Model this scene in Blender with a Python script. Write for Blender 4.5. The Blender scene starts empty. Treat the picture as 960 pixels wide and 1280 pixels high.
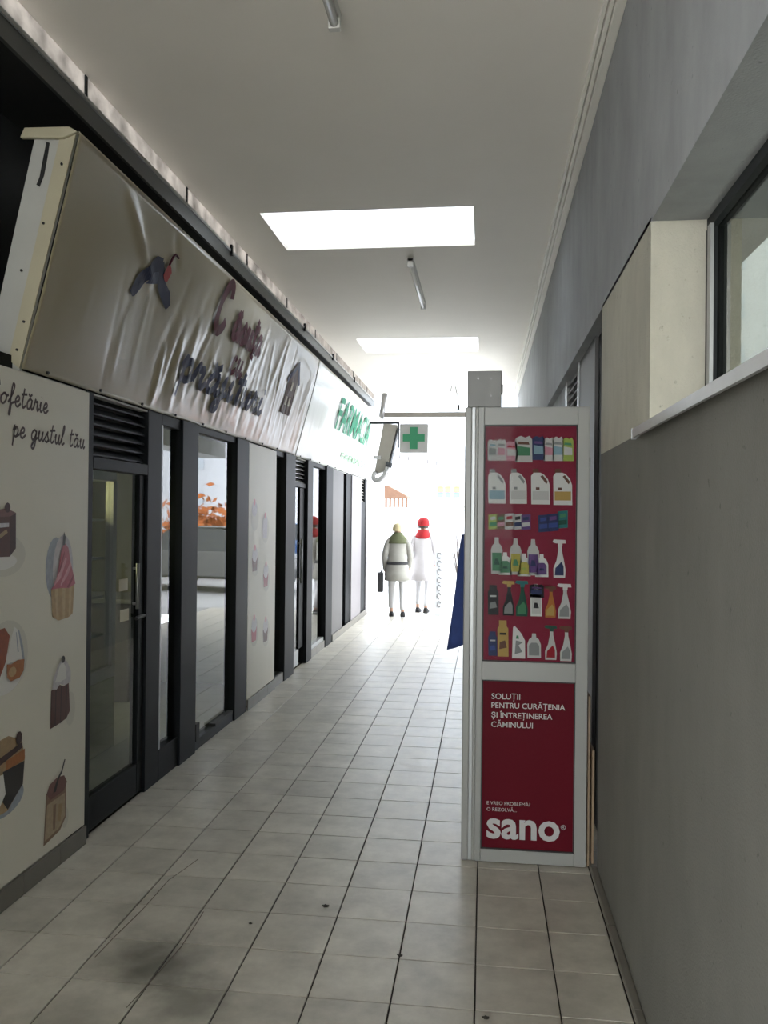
import bpy, math, random
import numpy as np
from mathutils import Vector, Matrix

# ------------------------------------------------------------------ camera, sky, exposure
scene = bpy.context.scene
COL = scene.collection
random.seed(7)
FPX = 1050.0
YAW, PITCH, ROLL = math.atan(126 / FPX), math.atan(4.7 / FPX), math.radians(0.6)
cam_data = bpy.data.cameras.new('camera')
cam_data.sensor_fit = 'VERTICAL'
cam_data.sensor_height = 36.0
cam_data.lens = FPX / 1280 * 36.0
cam_data.clip_start = 0.05
cam_data.clip_end = 400
cam = bpy.data.objects.new('camera', cam_data)
COL.objects.link(cam)
cam.location = (0, 0, 1.72)
f = Vector((-math.sin(YAW), math.cos(YAW), 0)); r = Vector((math.cos(YAW), math.sin(YAW), 0)); u = Vector((0, 0, 1))
f2 = f * math.cos(PITCH) + u * math.sin(PITCH); u2 = u * math.cos(PITCH) - f * math.sin(PITCH)
r3 = r * math.cos(ROLL) + u2 * math.sin(ROLL); u3 = u2 * math.cos(ROLL) - r * math.sin(ROLL)
m3 = Matrix((r3, u3, -f2)).transposed()
cam.rotation_euler = m3.to_euler()
scene.camera = cam

world = bpy.data.worlds.new('overcast_sky')
scene.world = world
world.use_nodes = True
bg = world.node_tree.nodes['Background']
bg.inputs['Color'].default_value = (0.93, 0.97, 1.0, 1)
bg.inputs['Strength'].default_value = 9.3

vs = scene.view_settings
vs.view_transform = 'Standard'
vs.look = 'None'
vs.gamma = 1.0
vs.use_curve_mapping = False
vs.exposure = 0.18

# ------------------------------------------------------------------ helpers
def tag(o, label=None, cat=None, group=None, kind=None):
    if label: o['label'] = label
    if cat: o['category'] = cat
    if group: o['group'] = group
    if kind: o['kind'] = kind
    return o

def empty(name, loc=(0, 0, 0), rz=0.0, parent=None):
    o = bpy.data.objects.new(name, None)
    o.empty_display_size = 0.1
    COL.objects.link(o)
    o.location = loc
    o.rotation_euler = (0, 0, rz)
    o.parent = parent
    return o

def base_of(o):
    v = Vector((0, 0, 0))
    while o is not None:
        v += o.location
        o = o.parent
    return v

class MB:
    """collects faces for ONE mesh object"""
    def __init__(self):
        self.v, self.f, self.m, self.mats = [], [], [], []
    def mi(self, mat):
        if mat not in self.mats: self.mats.append(mat)
        return self.mats.index(mat)
    def add(self, verts, faces, mat=None):
        b = len(self.v)
        self.v += [tuple(p) for p in verts]
        k = self.mi(mat) if mat is not None else 0
        for fc in faces:
            self.f.append(tuple(b + i for i in fc)); self.m.append(k)
        return self
    def box(self, x0, x1, y0, y1, z0, z1, mat=None):
        vs_ = [(x, y, z) for z in (z0, z1) for y in (y0, y1) for x in (x0, x1)]
        return self.add(vs_, [(0, 2, 3, 1), (4, 5, 7, 6), (0, 1, 5, 4), (2, 6, 7, 3), (0, 4, 6, 2), (1, 3, 7, 5)], mat)
    def prism(self, poly, axis, a, b, mat=None):
        """poly: 2D points in the two other axes (order x,y,z without axis)"""
        def P(p, t):
            if axis == 'x': return (t, p[0], p[1])
            if axis == 'y': return (p[0], t, p[1])
            return (p[0], p[1], t)
        n = len(poly)
        vs_ = [P(p, a) for p in poly] + [P(p, b) for p in poly]
        fs = [tuple(range(n))[::-1], tuple(range(n, 2 * n))] + [(i, (i + 1) % n, n + (i + 1) % n, n + i) for i in range(n)]
        return self.add(vs_, fs, mat)
    def tube(self, pts, rad, n=10, mat=None, caps=True):
        pts = [Vector(p) for p in pts]
        rads = rad if isinstance(rad, (list, tuple)) else [rad] * len(pts)
        vs_, fs = [], []
        for i, p in enumerate(pts):
            d = (pts[min(i + 1, len(pts) - 1)] - pts[max(i - 1, 0)]).normalized()
            a = d.cross(Vector((0, 0, 1)) if abs(d.z) < .9 else Vector((1, 0, 0))).normalized()
            c = d.cross(a)
            for k in range(n):
                t = 2 * math.pi * k / n
                vs_.append(p + (a * math.cos(t) + c * math.sin(t)) * rads[i])
        for i in range(len(pts) - 1):
            for k in range(n):
                fs.append((i * n + k, i * n + (k + 1) % n, (i + 1) * n + (k + 1) % n, (i + 1) * n + k))
        if caps:
            fs.append(tuple(range(n))[::-1]); fs.append(tuple(range((len(pts) - 1) * n, len(pts) * n)))
        return self.add(vs_, fs, mat)
    def rings(self, rings, mat=None, caps=True):
        n = len(rings[0]); vs_ = [p for r_ in rings for p in r_]; fs = []
        for i in range(len(rings) - 1):
            for k in range(n):
                fs.append((i * n + k, i * n + (k + 1) % n, (i + 1) * n + (k + 1) % n, (i + 1) * n + k))
        if caps:
            fs.append(tuple(range(n))[::-1]); fs.append(tuple(range((len(rings) - 1) * n, len(rings) * n)))
        return self.add(vs_, fs, mat)
    def build(self, name, mat=None, parent=None, local=False, smooth=False, bevel=0.0):
        me = bpy.data.meshes.new(name)
        o = bpy.data.objects.new(name, me)
        COL.objects.link(o)
        off = Vector((0, 0, 0))
        if parent is not None:
            o.parent = parent
            if not local: off = base_of(parent)
        me.from_pydata([(p[0] - off.x, p[1] - off.y, p[2] - off.z) for p in self.v], [], self.f)
        mats = self.mats if (mat is None) else [mat]
        for m_ in mats: me.materials.append(m_)
        if mat is None:
            me.polygons.foreach_set('material_index', self.m)
        if smooth:
            me.polygons.foreach_set('use_smooth', [True] * len(me.polygons))
        me.validate(); me.update()
        if bevel:
            b = o.modifiers.new('bevel', 'BEVEL'); b.width = bevel; b.segments = 2; b.limit_method = 'ANGLE'
        return o

def boxobj(name, x0, x1, y0, y1, z0, z1, mat, parent=None, bevel=0.0):
    return MB().box(x0, x1, y0, y1, z0, z1).build(name, mat, parent, bevel=bevel)

def dup(o, parent=None, loc=None):
    c = o.copy(); COL.objects.link(c); c.parent = parent
    if loc is not None: c.location = loc
    return c

def dup_tree(o, parent=None):
    c = dup(o, parent)
    for ch in [k for k in bpy.data.objects if k.parent is o]:
        dup_tree(ch, c)
    return c

# ------------------------------------------------------------------ materials
def srgb(h):
    h = h.lstrip('#'); out = []
    for i in (0, 2, 4):
        c = int(h[i:i + 2], 16) / 255
        out.append(c / 12.92 if c <= .04045 else ((c + .055) / 1.055) ** 2.4)
    return tuple(out)

def mat(name, col, rough=0.6, metal=0.0, var=0.0, scale=6.0, bump=0.0, bscale=60.0, spec=0.5, coat=0.0, world_space=True, stretch=None):
    m_ = bpy.data.materials.new(name); m_.use_nodes = True
    nt = m_.node_tree; p = nt.nodes['Principled BSDF']
    if isinstance(col, str): col = srgb(col)
    p.inputs['Base Color'].default_value = (*col, 1)
    p.inputs['Roughness'].default_value = rough
    p.inputs['Metallic'].default_value = metal
    p.inputs['Specular IOR Level'].default_value = spec
    p.inputs['Coat Weight'].default_value = coat
    geo = nt.nodes.new('ShaderNodeNewGeometry')
    src = geo.outputs['Position']
    if stretch:
        mp = nt.nodes.new('ShaderNodeMapping'); mp.inputs['Scale'].default_value = stretch
        nt.links.new(src, mp.inputs['Vector']); src = mp.outputs['Vector']
    if var:
        n = nt.nodes.new('ShaderNodeTexNoise'); n.inputs['Scale'].default_value = scale; n.inputs['Detail'].default_value = 5
        nt.links.new(src, n.inputs['Vector'])
        mx = nt.nodes.new('ShaderNodeMix'); mx.data_type = 'RGBA'
        mx.inputs[6].default_value = (*[c * (1 - var) for c in col], 1)
        mx.inputs[7].default_value = (*[min(1, c * (1 + var)) for c in col], 1)
        nt.links.new(n.outputs['Fac'], mx.inputs[0]); nt.links.new(mx.outputs[2], p.inputs['Base Color'])
    if bump:
        n2 = nt.nodes.new('ShaderNodeTexNoise'); n2.inputs['Scale'].default_value = bscale; n2.inputs['Detail'].default_value = 6
        nt.links.new(src, n2.inputs['Vector'])
        b = nt.nodes.new('ShaderNodeBump'); b.inputs['Strength'].default_value = bump; b.inputs['Distance'].default_value = 0.01
        nt.links.new(n2.outputs['Fac'], b.inputs['Height']); nt.links.new(b.outputs['Normal'], p.inputs['Normal'])
    return m_

def glass_mat(name, tint=(0.9, 0.93, 0.9), ior=1.7):
    m_ = bpy.data.materials.new(name); m_.use_nodes = True
    nt = m_.node_tree; nt.nodes.clear()
    out = nt.nodes.new('ShaderNodeOutputMaterial'); mx = nt.nodes.new('ShaderNodeMixShader')
    tr = nt.nodes.new('ShaderNodeBsdfTransparent'); tr.inputs['Color'].default_value = (*tint, 1)
    gl = nt.nodes.new('ShaderNodeBsdfGlossy'); gl.inputs['Roughness'].default_value = 0.012
    fr = nt.nodes.new('ShaderNodeFresnel'); fr.inputs['IOR'].default_value = ior
    geo = nt.nodes.new('ShaderNodeNewGeometry')
    inv = nt.nodes.new('ShaderNodeMath'); inv.operation = 'SUBTRACT'; inv.inputs[0].default_value = 1
    nt.links.new(geo.outputs['Backfacing'], inv.inputs[1])
    mul = nt.nodes.new('ShaderNodeMath'); mul.operation = 'MULTIPLY'; mul.use_clamp = True
    nt.links.new(fr.outputs['Fac'], mul.inputs[0]); nt.links.new(inv.outputs[0], mul.inputs[1])
    nt.links.new(mul.outputs[0], mx.inputs['Fac'])
    nt.links.new(tr.outputs[0], mx.inputs[1]); nt.links.new(gl.outputs[0], mx.inputs[2])
    nt.links.new(mx.outputs[0], out.inputs['Surface'])
    return m_

def translucent_mat(name, col, clear=0.0, var=0.0, scale=4.0):
    m_ = bpy.data.materials.new(name); m_.use_nodes = True
    nt = m_.node_tree; nt.nodes.clear()
    out = nt.nodes.new('ShaderNodeOutputMaterial')
    tl = nt.nodes.new('ShaderNodeBsdfTranslucent'); df = nt.nodes.new('ShaderNodeBsdfDiffuse'); tr = nt.nodes.new('ShaderNodeBsdfTransparent')
    if var:
        geo = nt.nodes.new('ShaderNodeNewGeometry')
        n = nt.nodes.new('ShaderNodeTexNoise'); n.inputs['Scale'].default_value = scale; n.inputs['Detail'].default_value = 6
        nt.links.new(geo.outputs['Position'], n.inputs['Vector'])
        rp = nt.nodes.new('ShaderNodeValToRGB')
        rp.color_ramp.elements[0].position = 0.3; rp.color_ramp.elements[0].color = (*[c * (1 - var) for c in col], 1)
        rp.color_ramp.elements[1].position = 0.6; rp.color_ramp.elements[1].color = (*col, 1)
        nt.links.new(n.outputs['Fac'], rp.inputs[0])
        nt.links.new(rp.outputs[0], tl.inputs['Color']); nt.links.new(rp.outputs[0], df.inputs['Color'])
    else:
        tl.inputs['Color'].default_value = (*col, 1); df.inputs['Color'].default_value = (*col, 1)
    a = nt.nodes.new('ShaderNodeMixShader'); a.inputs['Fac'].default_value = 0.3
    nt.links.new(tl.outputs[0], a.inputs[1]); nt.links.new(df.outputs[0], a.inputs[2])
    b = nt.nodes.new('ShaderNodeMixShader'); b.inputs['Fac'].default_value = clear
    nt.links.new(a.outputs[0], b.inputs[1]); nt.links.new(tr.outputs[0], b.inputs[2])
    nt.links.new(b.outputs[0], out.inputs['Surface'])
    return m_

def emit_mat(name, col, s):
    m_ = bpy.data.materials.new(name); m_.use_nodes = True
    p = m_.node_tree.nodes['Principled BSDF']
    p.inputs['Base Color'].default_value = (*col, 1)
    p.inputs['Emission Color'].default_value = (*col, 1); p.inputs['Emission Strength'].default_value = s
    return m_

def tile_mat():
    m_ = bpy.data.materials.new('glazed_floor_tile'); m_.use_nodes = True
    nt = m_.node_tree; p = nt.nodes['Principled BSDF']; L = nt.links
    geo = nt.nodes.new('ShaderNodeNewGeometry'); oi = nt.nodes.new('ShaderNodeObjectInfo')
    n1 = nt.nodes.new('ShaderNodeTexNoise'); n1.inputs['Scale'].default_value = 5; n1.inputs['Detail'].default_value = 8; n1.inputs['Roughness'].default_value = .65
    L.new(geo.outputs['Position'], n1.inputs['Vector'])
    rp = nt.nodes.new('ShaderNodeValToRGB')
    rp.color_ramp.elements[0].position = .28; rp.color_ramp.elements[0].color = (.345, .322, .275, 1)
    rp.color_ramp.elements[1].position = .66; rp.color_ramp.elements[1].color = (.56, .53, .46, 1)
    L.new(n1.outputs['Fac'], rp.inputs[0])
    hv = nt.nodes.new('ShaderNodeHueSaturation')
    mr = nt.nodes.new('ShaderNodeMapRange'); mr.inputs['To Min'].default_value = .9; mr.inputs['To Max'].default_value = 1.06
    L.new(oi.outputs['Random'], mr.inputs['Value']); L.new(mr.outputs[0], hv.inputs['Value']); L.new(rp.outputs[0], hv.inputs['Color'])
    col = hv.outputs[0]
    # grime stains worn into the floor at fixed spots
    for (sx, sy, sr, k) in ((-1.22, 3.08, .24, .8), (-1.02, 2.86, .2, .6), (-1.36, 3.2, .14, .35), (-.8, 3.55, .25, .2), (-1.4, 2.7, .25, .3)):
        vm = nt.nodes.new('ShaderNodeVectorMath'); vm.operation = 'DISTANCE'; vm.inputs[1].default_value = (sx, sy, .0)
        nz = nt.nodes.new('ShaderNodeTexNoise'); nz.inputs['Scale'].default_value = 9; nz.inputs['Detail'].default_value = 5
        L.new(geo.outputs['Position'], nz.inputs['Vector'])
        L.new(geo.outputs['Position'], vm.inputs[0])
        ad = nt.nodes.new('ShaderNodeMath'); ad.operation = 'MULTIPLY_ADD'; ad.inputs[1].default_value = .22
        L.new(nz.outputs['Fac'], ad.inputs[0]); L.new(vm.outputs['Value'], ad.inputs[2])
        m2 = nt.nodes.new('ShaderNodeMapRange'); m2.inputs['From Min'].default_value = sr + .14; m2.inputs['From Max'].default_value = .12
        m2.inputs['To Min'].default_value = 0; m2.inputs['To Max'].default_value = k; m2.interpolation_type = 'SMOOTHSTEP'
        L.new(ad.outputs[0], m2.inputs['Value'])
        mx = nt.nodes.new('ShaderNodeMix'); mx.data_type = 'RGBA'; mx.inputs[7].default_value = (.07, .067, .055, 1)
        L.new(m2.outputs[0], mx.inputs[0]); L.new(col, mx.inputs[6]); col = mx.outputs[2]
    L.new(col, p.inputs['Base Color'])
    p.inputs['Roughness'].default_value = .28
    r2 = nt.nodes.new('ShaderNodeMapRange'); r2.inputs['To Min'].default_value = .26; r2.inputs['To Max'].default_value = .5; p.inputs['Specular IOR Level'].default_value = .55
    L.new(n1.outputs['Fac'], r2.inputs['Value']); L.new(r2.outputs[0], p.inputs['Roughness'])
    return m_

def plaster_mat(name, col, streak=.25, bump=.35, speck=True):
    m_ = bpy.data.materials.new(name); m_.use_nodes = True
    nt = m_.node_tree; p = nt.nodes['Principled BSDF']; L = nt.links
    if isinstance(col, str): col = srgb(col)
    geo = nt.nodes.new('ShaderNodeNewGeometry')
    mp = nt.nodes.new('ShaderNodeMapping'); mp.inputs['Scale'].default_value = (1.6, 1.6, .8)
    L.new(geo.outputs['Position'], mp.inputs['Vector'])
    n1 = nt.nodes.new('ShaderNodeTexNoise'); n1.inputs['Scale'].default_value = 2.2; n1.inputs['Detail'].default_value = 9; n1.inputs['Roughness'].default_value = .62
    L.new(mp.outputs[0], n1.inputs['Vector'])
    rp = nt.nodes.new('ShaderNodeValToRGB')
    rp.color_ramp.elements[0].position = .3; rp.color_ramp.elements[0].color = (*[c * (1 - streak) for c in col], 1)
    rp.color_ramp.elements[1].position = .7; rp.color_ramp.elements[1].color = (*[c * (1 + streak) for c in col], 1)
    L.new(n1.outputs['Fac'], rp.inputs[0])
    c_ = rp.outputs[0]
    if speck:
        n3 = nt.nodes.new('ShaderNodeTexNoise'); n3.inputs['Scale'].default_value = 38; n3.inputs['Detail'].default_value = 4
        L.new(geo.outputs['Position'], n3.inputs['Vector'])
        r3_ = nt.nodes.new('ShaderNodeMapRange'); r3_.inputs['From Min'].default_value = .69; r3_.inputs['From Max'].default_value = .76
        r3_.inputs['To Max'].default_value = .55
        L.new(n3.outputs['Fac'], r3_.inputs['Value'])
        mx = nt.nodes.new('ShaderNodeMix'); mx.data_type = 'RGBA'; mx.inputs[7].default_value = (*[c * .3 for c in col], 1)
        L.new(r3_.outputs[0], mx.inputs[0]); L.new(c_, mx.inputs[6]); c_ = mx.outputs[2]
    L.new(c_, p.inputs['Base Color'])
    p.inputs['Roughness'].default_value = .85
    n2 = nt.nodes.new('ShaderNodeTexNoise'); n2.inputs['Scale'].default_value = 130; n2.inputs['Detail'].default_value = 6
    L.new(geo.outputs['Position'], n2.inputs['Vector'])
    b = nt.nodes.new('ShaderNodeBump'); b.inputs['Strength'].default_value = bump; b.inputs['Distance'].default_value = .008
    L.new(n2.outputs['Fac'], b.inputs['Height']); L.new(b.outputs[0], p.inputs['Normal'])
    return m_

def flat(name, col, rough=.45):
    return mat(name, col, rough=rough)

M = dict(
    crack=mat('crack_dirt', (.16, .13, .11), .9),
    tile=tile_mat(),
    grout=mat('dark_grout', (.035, .031, .027), .9, var=.3, scale=20),
    ceiling=mat('cream_ceiling_paint', (.89, .85, .79), .7, var=.03, scale=2.5, bump=.04, bscale=20),
    moulding=mat('cream_moulding', (.88, .86, .79), .5),
    wall_grey=plaster_mat('grey_rough_plaster', (.140, .137, .120), .12, .35),
    wall_pale=plaster_mat('pale_rough_plaster', (.46, .44, .365), .16, .35),
    beam=plaster_mat('blue_grey_plaster', (.31, .32, .33), .14, .3),
    anthracite=mat('anthracite_aluminium', (.008, .0095, .011), .5, var=.15, scale=8, spec=.1),
    anthracite_light=mat('grey_aluminium', (.03, .033, .036), .45, spec=.1),
    dark_wall=mat('dark_upper_wall', (.012, .014, .015), .7, var=.3),
    roof_edge=mat('roof_edge_metal', (.10, .105, .10), .4, metal=.4),
    strip=translucent_mat('milky_panel', (.48, .45, .42), 0.0, .5, 6.0),
    skylight=translucent_mat('skylight_sheet', (.62, .64, .66), .22),
    glass=glass_mat('shop_glass'),
    glass_dark=glass_mat('tinted_glass', (.35, .36, .33), 1.6),
    panel=mat('cream_vinyl_panel', (.66, .63, .54), .5, var=.06, scale=2.2),
    panel_grey=mat('grey_panel', (.075, .072, .072), .55, var=.08),
    panel_mauve=mat('mauve_grey_panel', (.21, .195, .205), .55, var=.05),
    skirting=mat('grey_skirting_tile', (.15, .14, .12), .45, var=.15),
    sill=mat('zinc_sill', (.52, .52, .52), .35, metal=.5, var=.15, scale=12),
    alu=mat('white_aluminium_frame', (.25, .25, .235), .3, var=.03),
    alu_grey=mat('grey_aluminium_post', (.36, .37, .37), .3, metal=.35),
    red=mat('dark_red_print', (.082, .0035, .009), .5, spec=.08),
    red2=mat('crimson_print', (.14, .006, .022), .45, spec=.1),
    white_print=mat('white_print', (.40, .39, .38), .4),
    box_grey=mat('grey_steel_box', (.20, .20, .195), .5, metal=.2, var=.08),
    black=mat('black_rubber', (.012, .012, .012), .6),
    banner=None, board=mat('white_painted_board', (.50, .50, .47), .6, var=.1),
    banner_fold=mat('cream_banner_hem', (.50, .46, .33), .5, var=.1),
    steel=mat('galvanised_steel', (.22, .22, .22), .35, metal=.7),
    tube=mat('milky_lamp_tube', (.82, .82, .80), .25),
    lampbody=mat('lamp_body_white', (.70, .69, .66), .4),
    pavement=mat('grey_pavement', (.33, .335, .345), .8, var=.08),
    bounce_ground=mat('pale_bounce_ground', (.66, .64, .60), .8, var=.05),  # kept pale so light bounced off the ground lifts the near ceiling
    white_wall=mat('white_facade', (.56, .58, .62), .8, var=.03),
    brown_roof=mat('brown_tile_roof', (.10, .05, .028), .8, var=.3, scale=5),
    room_wall=mat('olive_shop_wall', (.22, .22, .13), .8, var=.1),
    room_floor=mat('shop_floor', (.36, .36, .30), .35, var=.08),
    wood=mat('plain_wood', (.20, .14, .085), .6, var=.2, stretch=(30, 30, 2)),
    blue_cloth=mat('navy_blue_cloth', (.022, .045, .17), .85, var=.3, scale=25),
)

# a vinyl banner: cream translucent-looking, glossy
def banner_mat(name, col):
    m_ = mat(name, col, .33, var=.08, scale=1.6, coat=.15, spec=.4)
    return m_
M['banner'] = banner_mat('cream_vinyl_banner', (.30, .26, .175))
M['banner_w'] = banner_mat('white_vinyl_banner', (.72, .74, .68))

# ------------------------------------------------------------------ the setting: floor
YEND = 15.0
YB = -9.0
YS = -0.4  # shops stop here; the unseen side opening behind is added for near light
XL, XR = -2.05, 0.56
PX, PY = 0.2965, 0.30
floor = boxobj('floor', -2.12, 0.80, YB, YEND, -.12, -.006, M['grout'])
tag(floor, 'cream square tiled floor of the covered passage', 'floor', kind='structure')
TILE_ROT = 0.0
gap = .006
def tile_mb(x0, x1, y0, y1):
    b = .0012; mb = MB()
    vs_ = [(x0, y0, -.006), (x1, y0, -.006), (x1, y1, -.006), (x0, y1, -.006),
           (x0, y0, -b), (x1, y0, -b), (x1, y1, -b), (x0, y1, -b),
           (x0 + b, y0 + b, 0), (x1 - b, y0 + b, 0), (x1 - b, y1 - b, 0), (x0 + b, y1 - b, 0)]
    fs = [(0, 1, 5, 4), (1, 2, 6, 5), (2, 3, 7, 6), (3, 0, 4, 7), (4, 5, 9, 8), (5, 6, 10, 9), (6, 7, 11, 10), (7, 4, 8, 11), (8, 9, 10, 11)]
    mb.add(vs_, fs); return mb
cols = []
x = -0.018 - 7 * PX
while x < XR - .02:
    a, b = max(x, -2.11), min(x + PX, XR - .035)
    if b - a > .03: cols.append((a + gap / 2, b - gap / 2))
    x += PX
cols.append((XR - .031, .79))
proto = {}
far = MB()
k = 0
for j in range(-39, 41):
    y0 = 2.954 + j * PY + gap / 2; y1 = y0 + PY - gap
    if y1 > YEND: break
    for (a, b) in cols:
        if 2.4 < y0 < 8.7 and a < .5:
            key = round(b - a, 4)
            if key not in proto:
                o = tile_mb(0, b - a, 0, y1 - y0).build('tile', M['tile'], floor)
                proto[key] = o
            else:
                o = dup(proto[key], floor)
            o.location = (a + random.uniform(-.0006, .0006), y0 + random.uniform(-.0006, .0006), random.uniform(-.0006, .0004))
        else:
            t = tile_mb(a, b, y0, y1); far.add(t.v, t.f)
tag(far.build('tile_field', M['tile'], floor), kind='stuff')
# cracks and the lifted seam across the tiles
def ribbon_pts(pts, w):
    L_, R_ = [], []
    n = len(pts)
    for i in range(n):
        a = np.array(pts[max(i - 1, 0)], float); b = np.array(pts[min(i + 1, n - 1)], float)
        d = b - a; d /= (np.linalg.norm(d) + 1e-9); nn = np.array([-d[1], d[0]])
        p = np.array(pts[i], float)
        L_.append(p + nn * w / 2); R_.append(p - nn * w / 2)
    return L_, R_
for pts, w in (([(-1.40, 4.05), (-1.425, 3.93), (-1.455, 3.8), (-1.457, 3.52), (-1.475, 3.24), (-1.48, 3.1)], .004),
               ([(-1.19, 3.52), (-1.185, 3.42), (-1.18, 3.22), (-1.20, 2.98), (-1.22, 2.8)], .0035)):
    A, B = ribbon_pts(pts, w); mb = MB()
    n = len(pts)
    mb.add([(p[0], p[1], .0012) for p in A] + [(p[0], p[1], .0012) for p in B] + [(*q, .0028) for q in pts],
           [(i, i + 1, 2 * n + i + 1, 2 * n + i) for i in range(n - 1)] + [(2 * n + i, 2 * n + i + 1, n + i + 1, n + i) for i in range(n - 1)])
    mb.build('crack', M['crack'], floor)

# ------------------------------------------------------------------ ceiling, skylights, mouldings
ZC = 3.90
SK = [(-1.64, -.10, 5.92, 6.77), (-1.60, -.10, 10.25, 11.15), (-1.64, -.10, -2.7, -1.85), (-1.64, -.10, -7.0, -6.15)]  # last two are unseen, added behind the viewer to brighten the passage
SK.sort(key=lambda s: s[2])
cm = MB()
x0, x1 = -2.0, .60
TOPZ = ZC + .22
yy = YB
for (a, b, c, d) in SK:
    cm.box(x0, x1, yy, c, ZC, TOPZ)
    cm.box(x0, a, c, d, ZC, TOPZ)
    cm.box(b, x1, c, d, ZC, TOPZ)
    yy = d
cm.box(x0, x1, yy, YEND, ZC, TOPZ)
ceiling = tag(cm.build('ceiling', M['ceiling']), 'smooth cream ceiling of the passage', 'ceiling', kind='structure')
for i, (a, b, c, d) in enumerate(SK):
    s = MB().box(a + .001, b - .001, c + .001, d - .001, ZC + .03, ZC + .04).build('window_%d' % (10 + i), M['skylight'])
    tag(s, ['skylight sheet added for light at the rear end of the passage', 'skylight sheet added for light in the ceiling behind the viewer', 'large bright skylight opening nearest in the ceiling',
            'smaller bright skylight farther along the ceiling'][i], 'skylight', kind='structure')
tr = empty('trim_1', (XR - .03, 0, ZC))
tag(tr, 'stepped cream moulding along the ceiling and grey wall', 'moulding', kind='structure')
for (a, b, h) in ((-.012, .03, .055), (-.035, -.016, .04), (-.058, -.039, .024)):
    MB().box(XR - .03 + a, XR - .03 + b, YB, YEND, ZC - h, ZC + .001).build('moulding_strip', M['moulding'], tr, bevel=.003)

# shop roof edge (rail) and milky strip panels
rail = empty('trim_2', (-2.0, 0, 3.64))
tag(rail, 'dark metal roof edge above the shop signs', 'roof edge', kind='structure')
MB().box(-4.2, -1.985, YB, YS, 3.655, 3.75).build('roof_or_added_canopy', M['ceiling'], rail)  # unseen canopy added over the courtyard side to hold back high sky
MB().box(-6.2, -1.985, YS, 14.75, 3.655, 3.75).build('roof_or_added_canopy', M['dark_wall'], rail)
MB().box(-1.984, -1.965, YB, 14.75, 3.645, 3.757).build('edge_profile', M['roof_edge'], rail)
MB().box(-1.985, -1.955, YB, 14.75, 3.738, 3.758).build('edge_lip', M['alu_grey'], rail)
for yb in (6.25, 8.9, 10.6, 12.4):
    MB().box(-1.965, -1.945, yb, yb + .03, 3.71, 3.79).build('edge_clip', M['anthracite'], rail)
strip = empty('trim_3', (-2.0, 0, 3.757))
tag(strip, 'narrow milky translucent band between roof edge and ceiling', 'clerestory', kind='structure')
yj = 3.975 - 1.43 * 9
while yj < YEND - .2:
    y1 = min(yj + 1.43, YEND)
    MB().box(-2.008, -2.0, max(yj, YB) + .012, y1 - .012, 3.757, ZC + .01).build('panel', M['strip'], strip)
    MB().box(-2.012, -1.994, y1 - .012, y1 + .012, 3.757, ZC).build('joint', M['anthracite_light'], strip)
    yj += 1.43

# ------------------------------------------------------------------ right wall
wr = MB()
wr.box(XR, XR + .3, YB, 4.2, -.1, 2.03)
wall_right = tag(wr.build('wall_right', M['wall_grey']), 'dark grey rough plaster wall below the window sill', 'wall', kind='structure')
wp = MB(); wp.box(XR, XR + .3, 2.98, 4.2, 2.031, 2.76)
wp.box(XR, XR + .3, YB, -.3, 2.031, 2.76)
tag(wp.build('wall_right_pier', M['wall_pale']), 'pale rough plaster pier beside the window', 'wall', kind='structure')
wb = MB(); wb.box(XR, XR + .45, YB, YEND, 2.745, TOPZ)
tag(wb.build('wall_right_beam', M['beam']), 'blue grey plaster beam wall above the window', 'wall', kind='structure')
bb = empty('baseboard_right', (XR - .01, 0, 0))
tag(bb, 'narrow raised plinth strip at the foot of the grey wall', 'baseboard', kind='structure')
yb = YB
while yb < 4.2:
    y1 = min(yb + .6, 4.19)
    MB().box(XR - .032, XR - .001, yb, y1 - .003, 0.0005, .022).build('plinth_piece', M['skirting'], bb, bevel=.004)
    yb += .6
# window in the right wall
w1 = empty('window_1', (.75, -.3, 2.04))
tag(w1, 'dark reflecting window set deep in the grey wall', 'window', kind='structure')
for (a, b, c, d) in ((-.3, 2.979, 2.05, 2.09), (-.3, 2.979, 2.705, 2.744)):
    MB().box(.745, .80, a, b, c, d).build('frame_rail', M['anthracite_light'], w1)
for (a, b) in ((-.3, -.25), (2.93, 2.979), (1.30, 1.36)):
    MB().box(.742, .80, a, b, 2.09, 2.705).build('frame_stile', M['anthracite_light'], w1)
MB().box(.735, .747, 2.895, 2.93, 2.09, 2.705).build('bead', M['alu_grey'], w1)
for (a, b) in ((-.25, 1.30), (1.36, 2.93)):
    MB().box(.768, .776, a, b, 2.09, 2.705).build('pane', M['glass_dark'], w1)
boxobj('backing_wall', 1.9, 1.95, -.6, 4.3, 1.0, 2.9, M['room_wall'], w1)
ws = empty('trim_4', (XR - .02, -.3, 2.03))
tag(ws, 'pale metal window sill along the grey wall', 'sill', kind='structure')
sp = [(XR - .045, 2.005), (XR - .045, 2.036), (.746, 2.05), (.746, 2.031), (XR - .035, 2.022), (XR - .035, 2.005)]
MB().prism(sp, 'y', -.35, 3.06).build('sill_sheet', M['sill'], ws)
MB().prism([(XR - .047, 2.0), (XR - .047, 2.039), (XR + .0, 2.041), (XR + .0, 2.03), (XR - .03, 2.0)], 'y', 3.061, 3.066).build('end_cap', M['steel'], ws)

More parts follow.
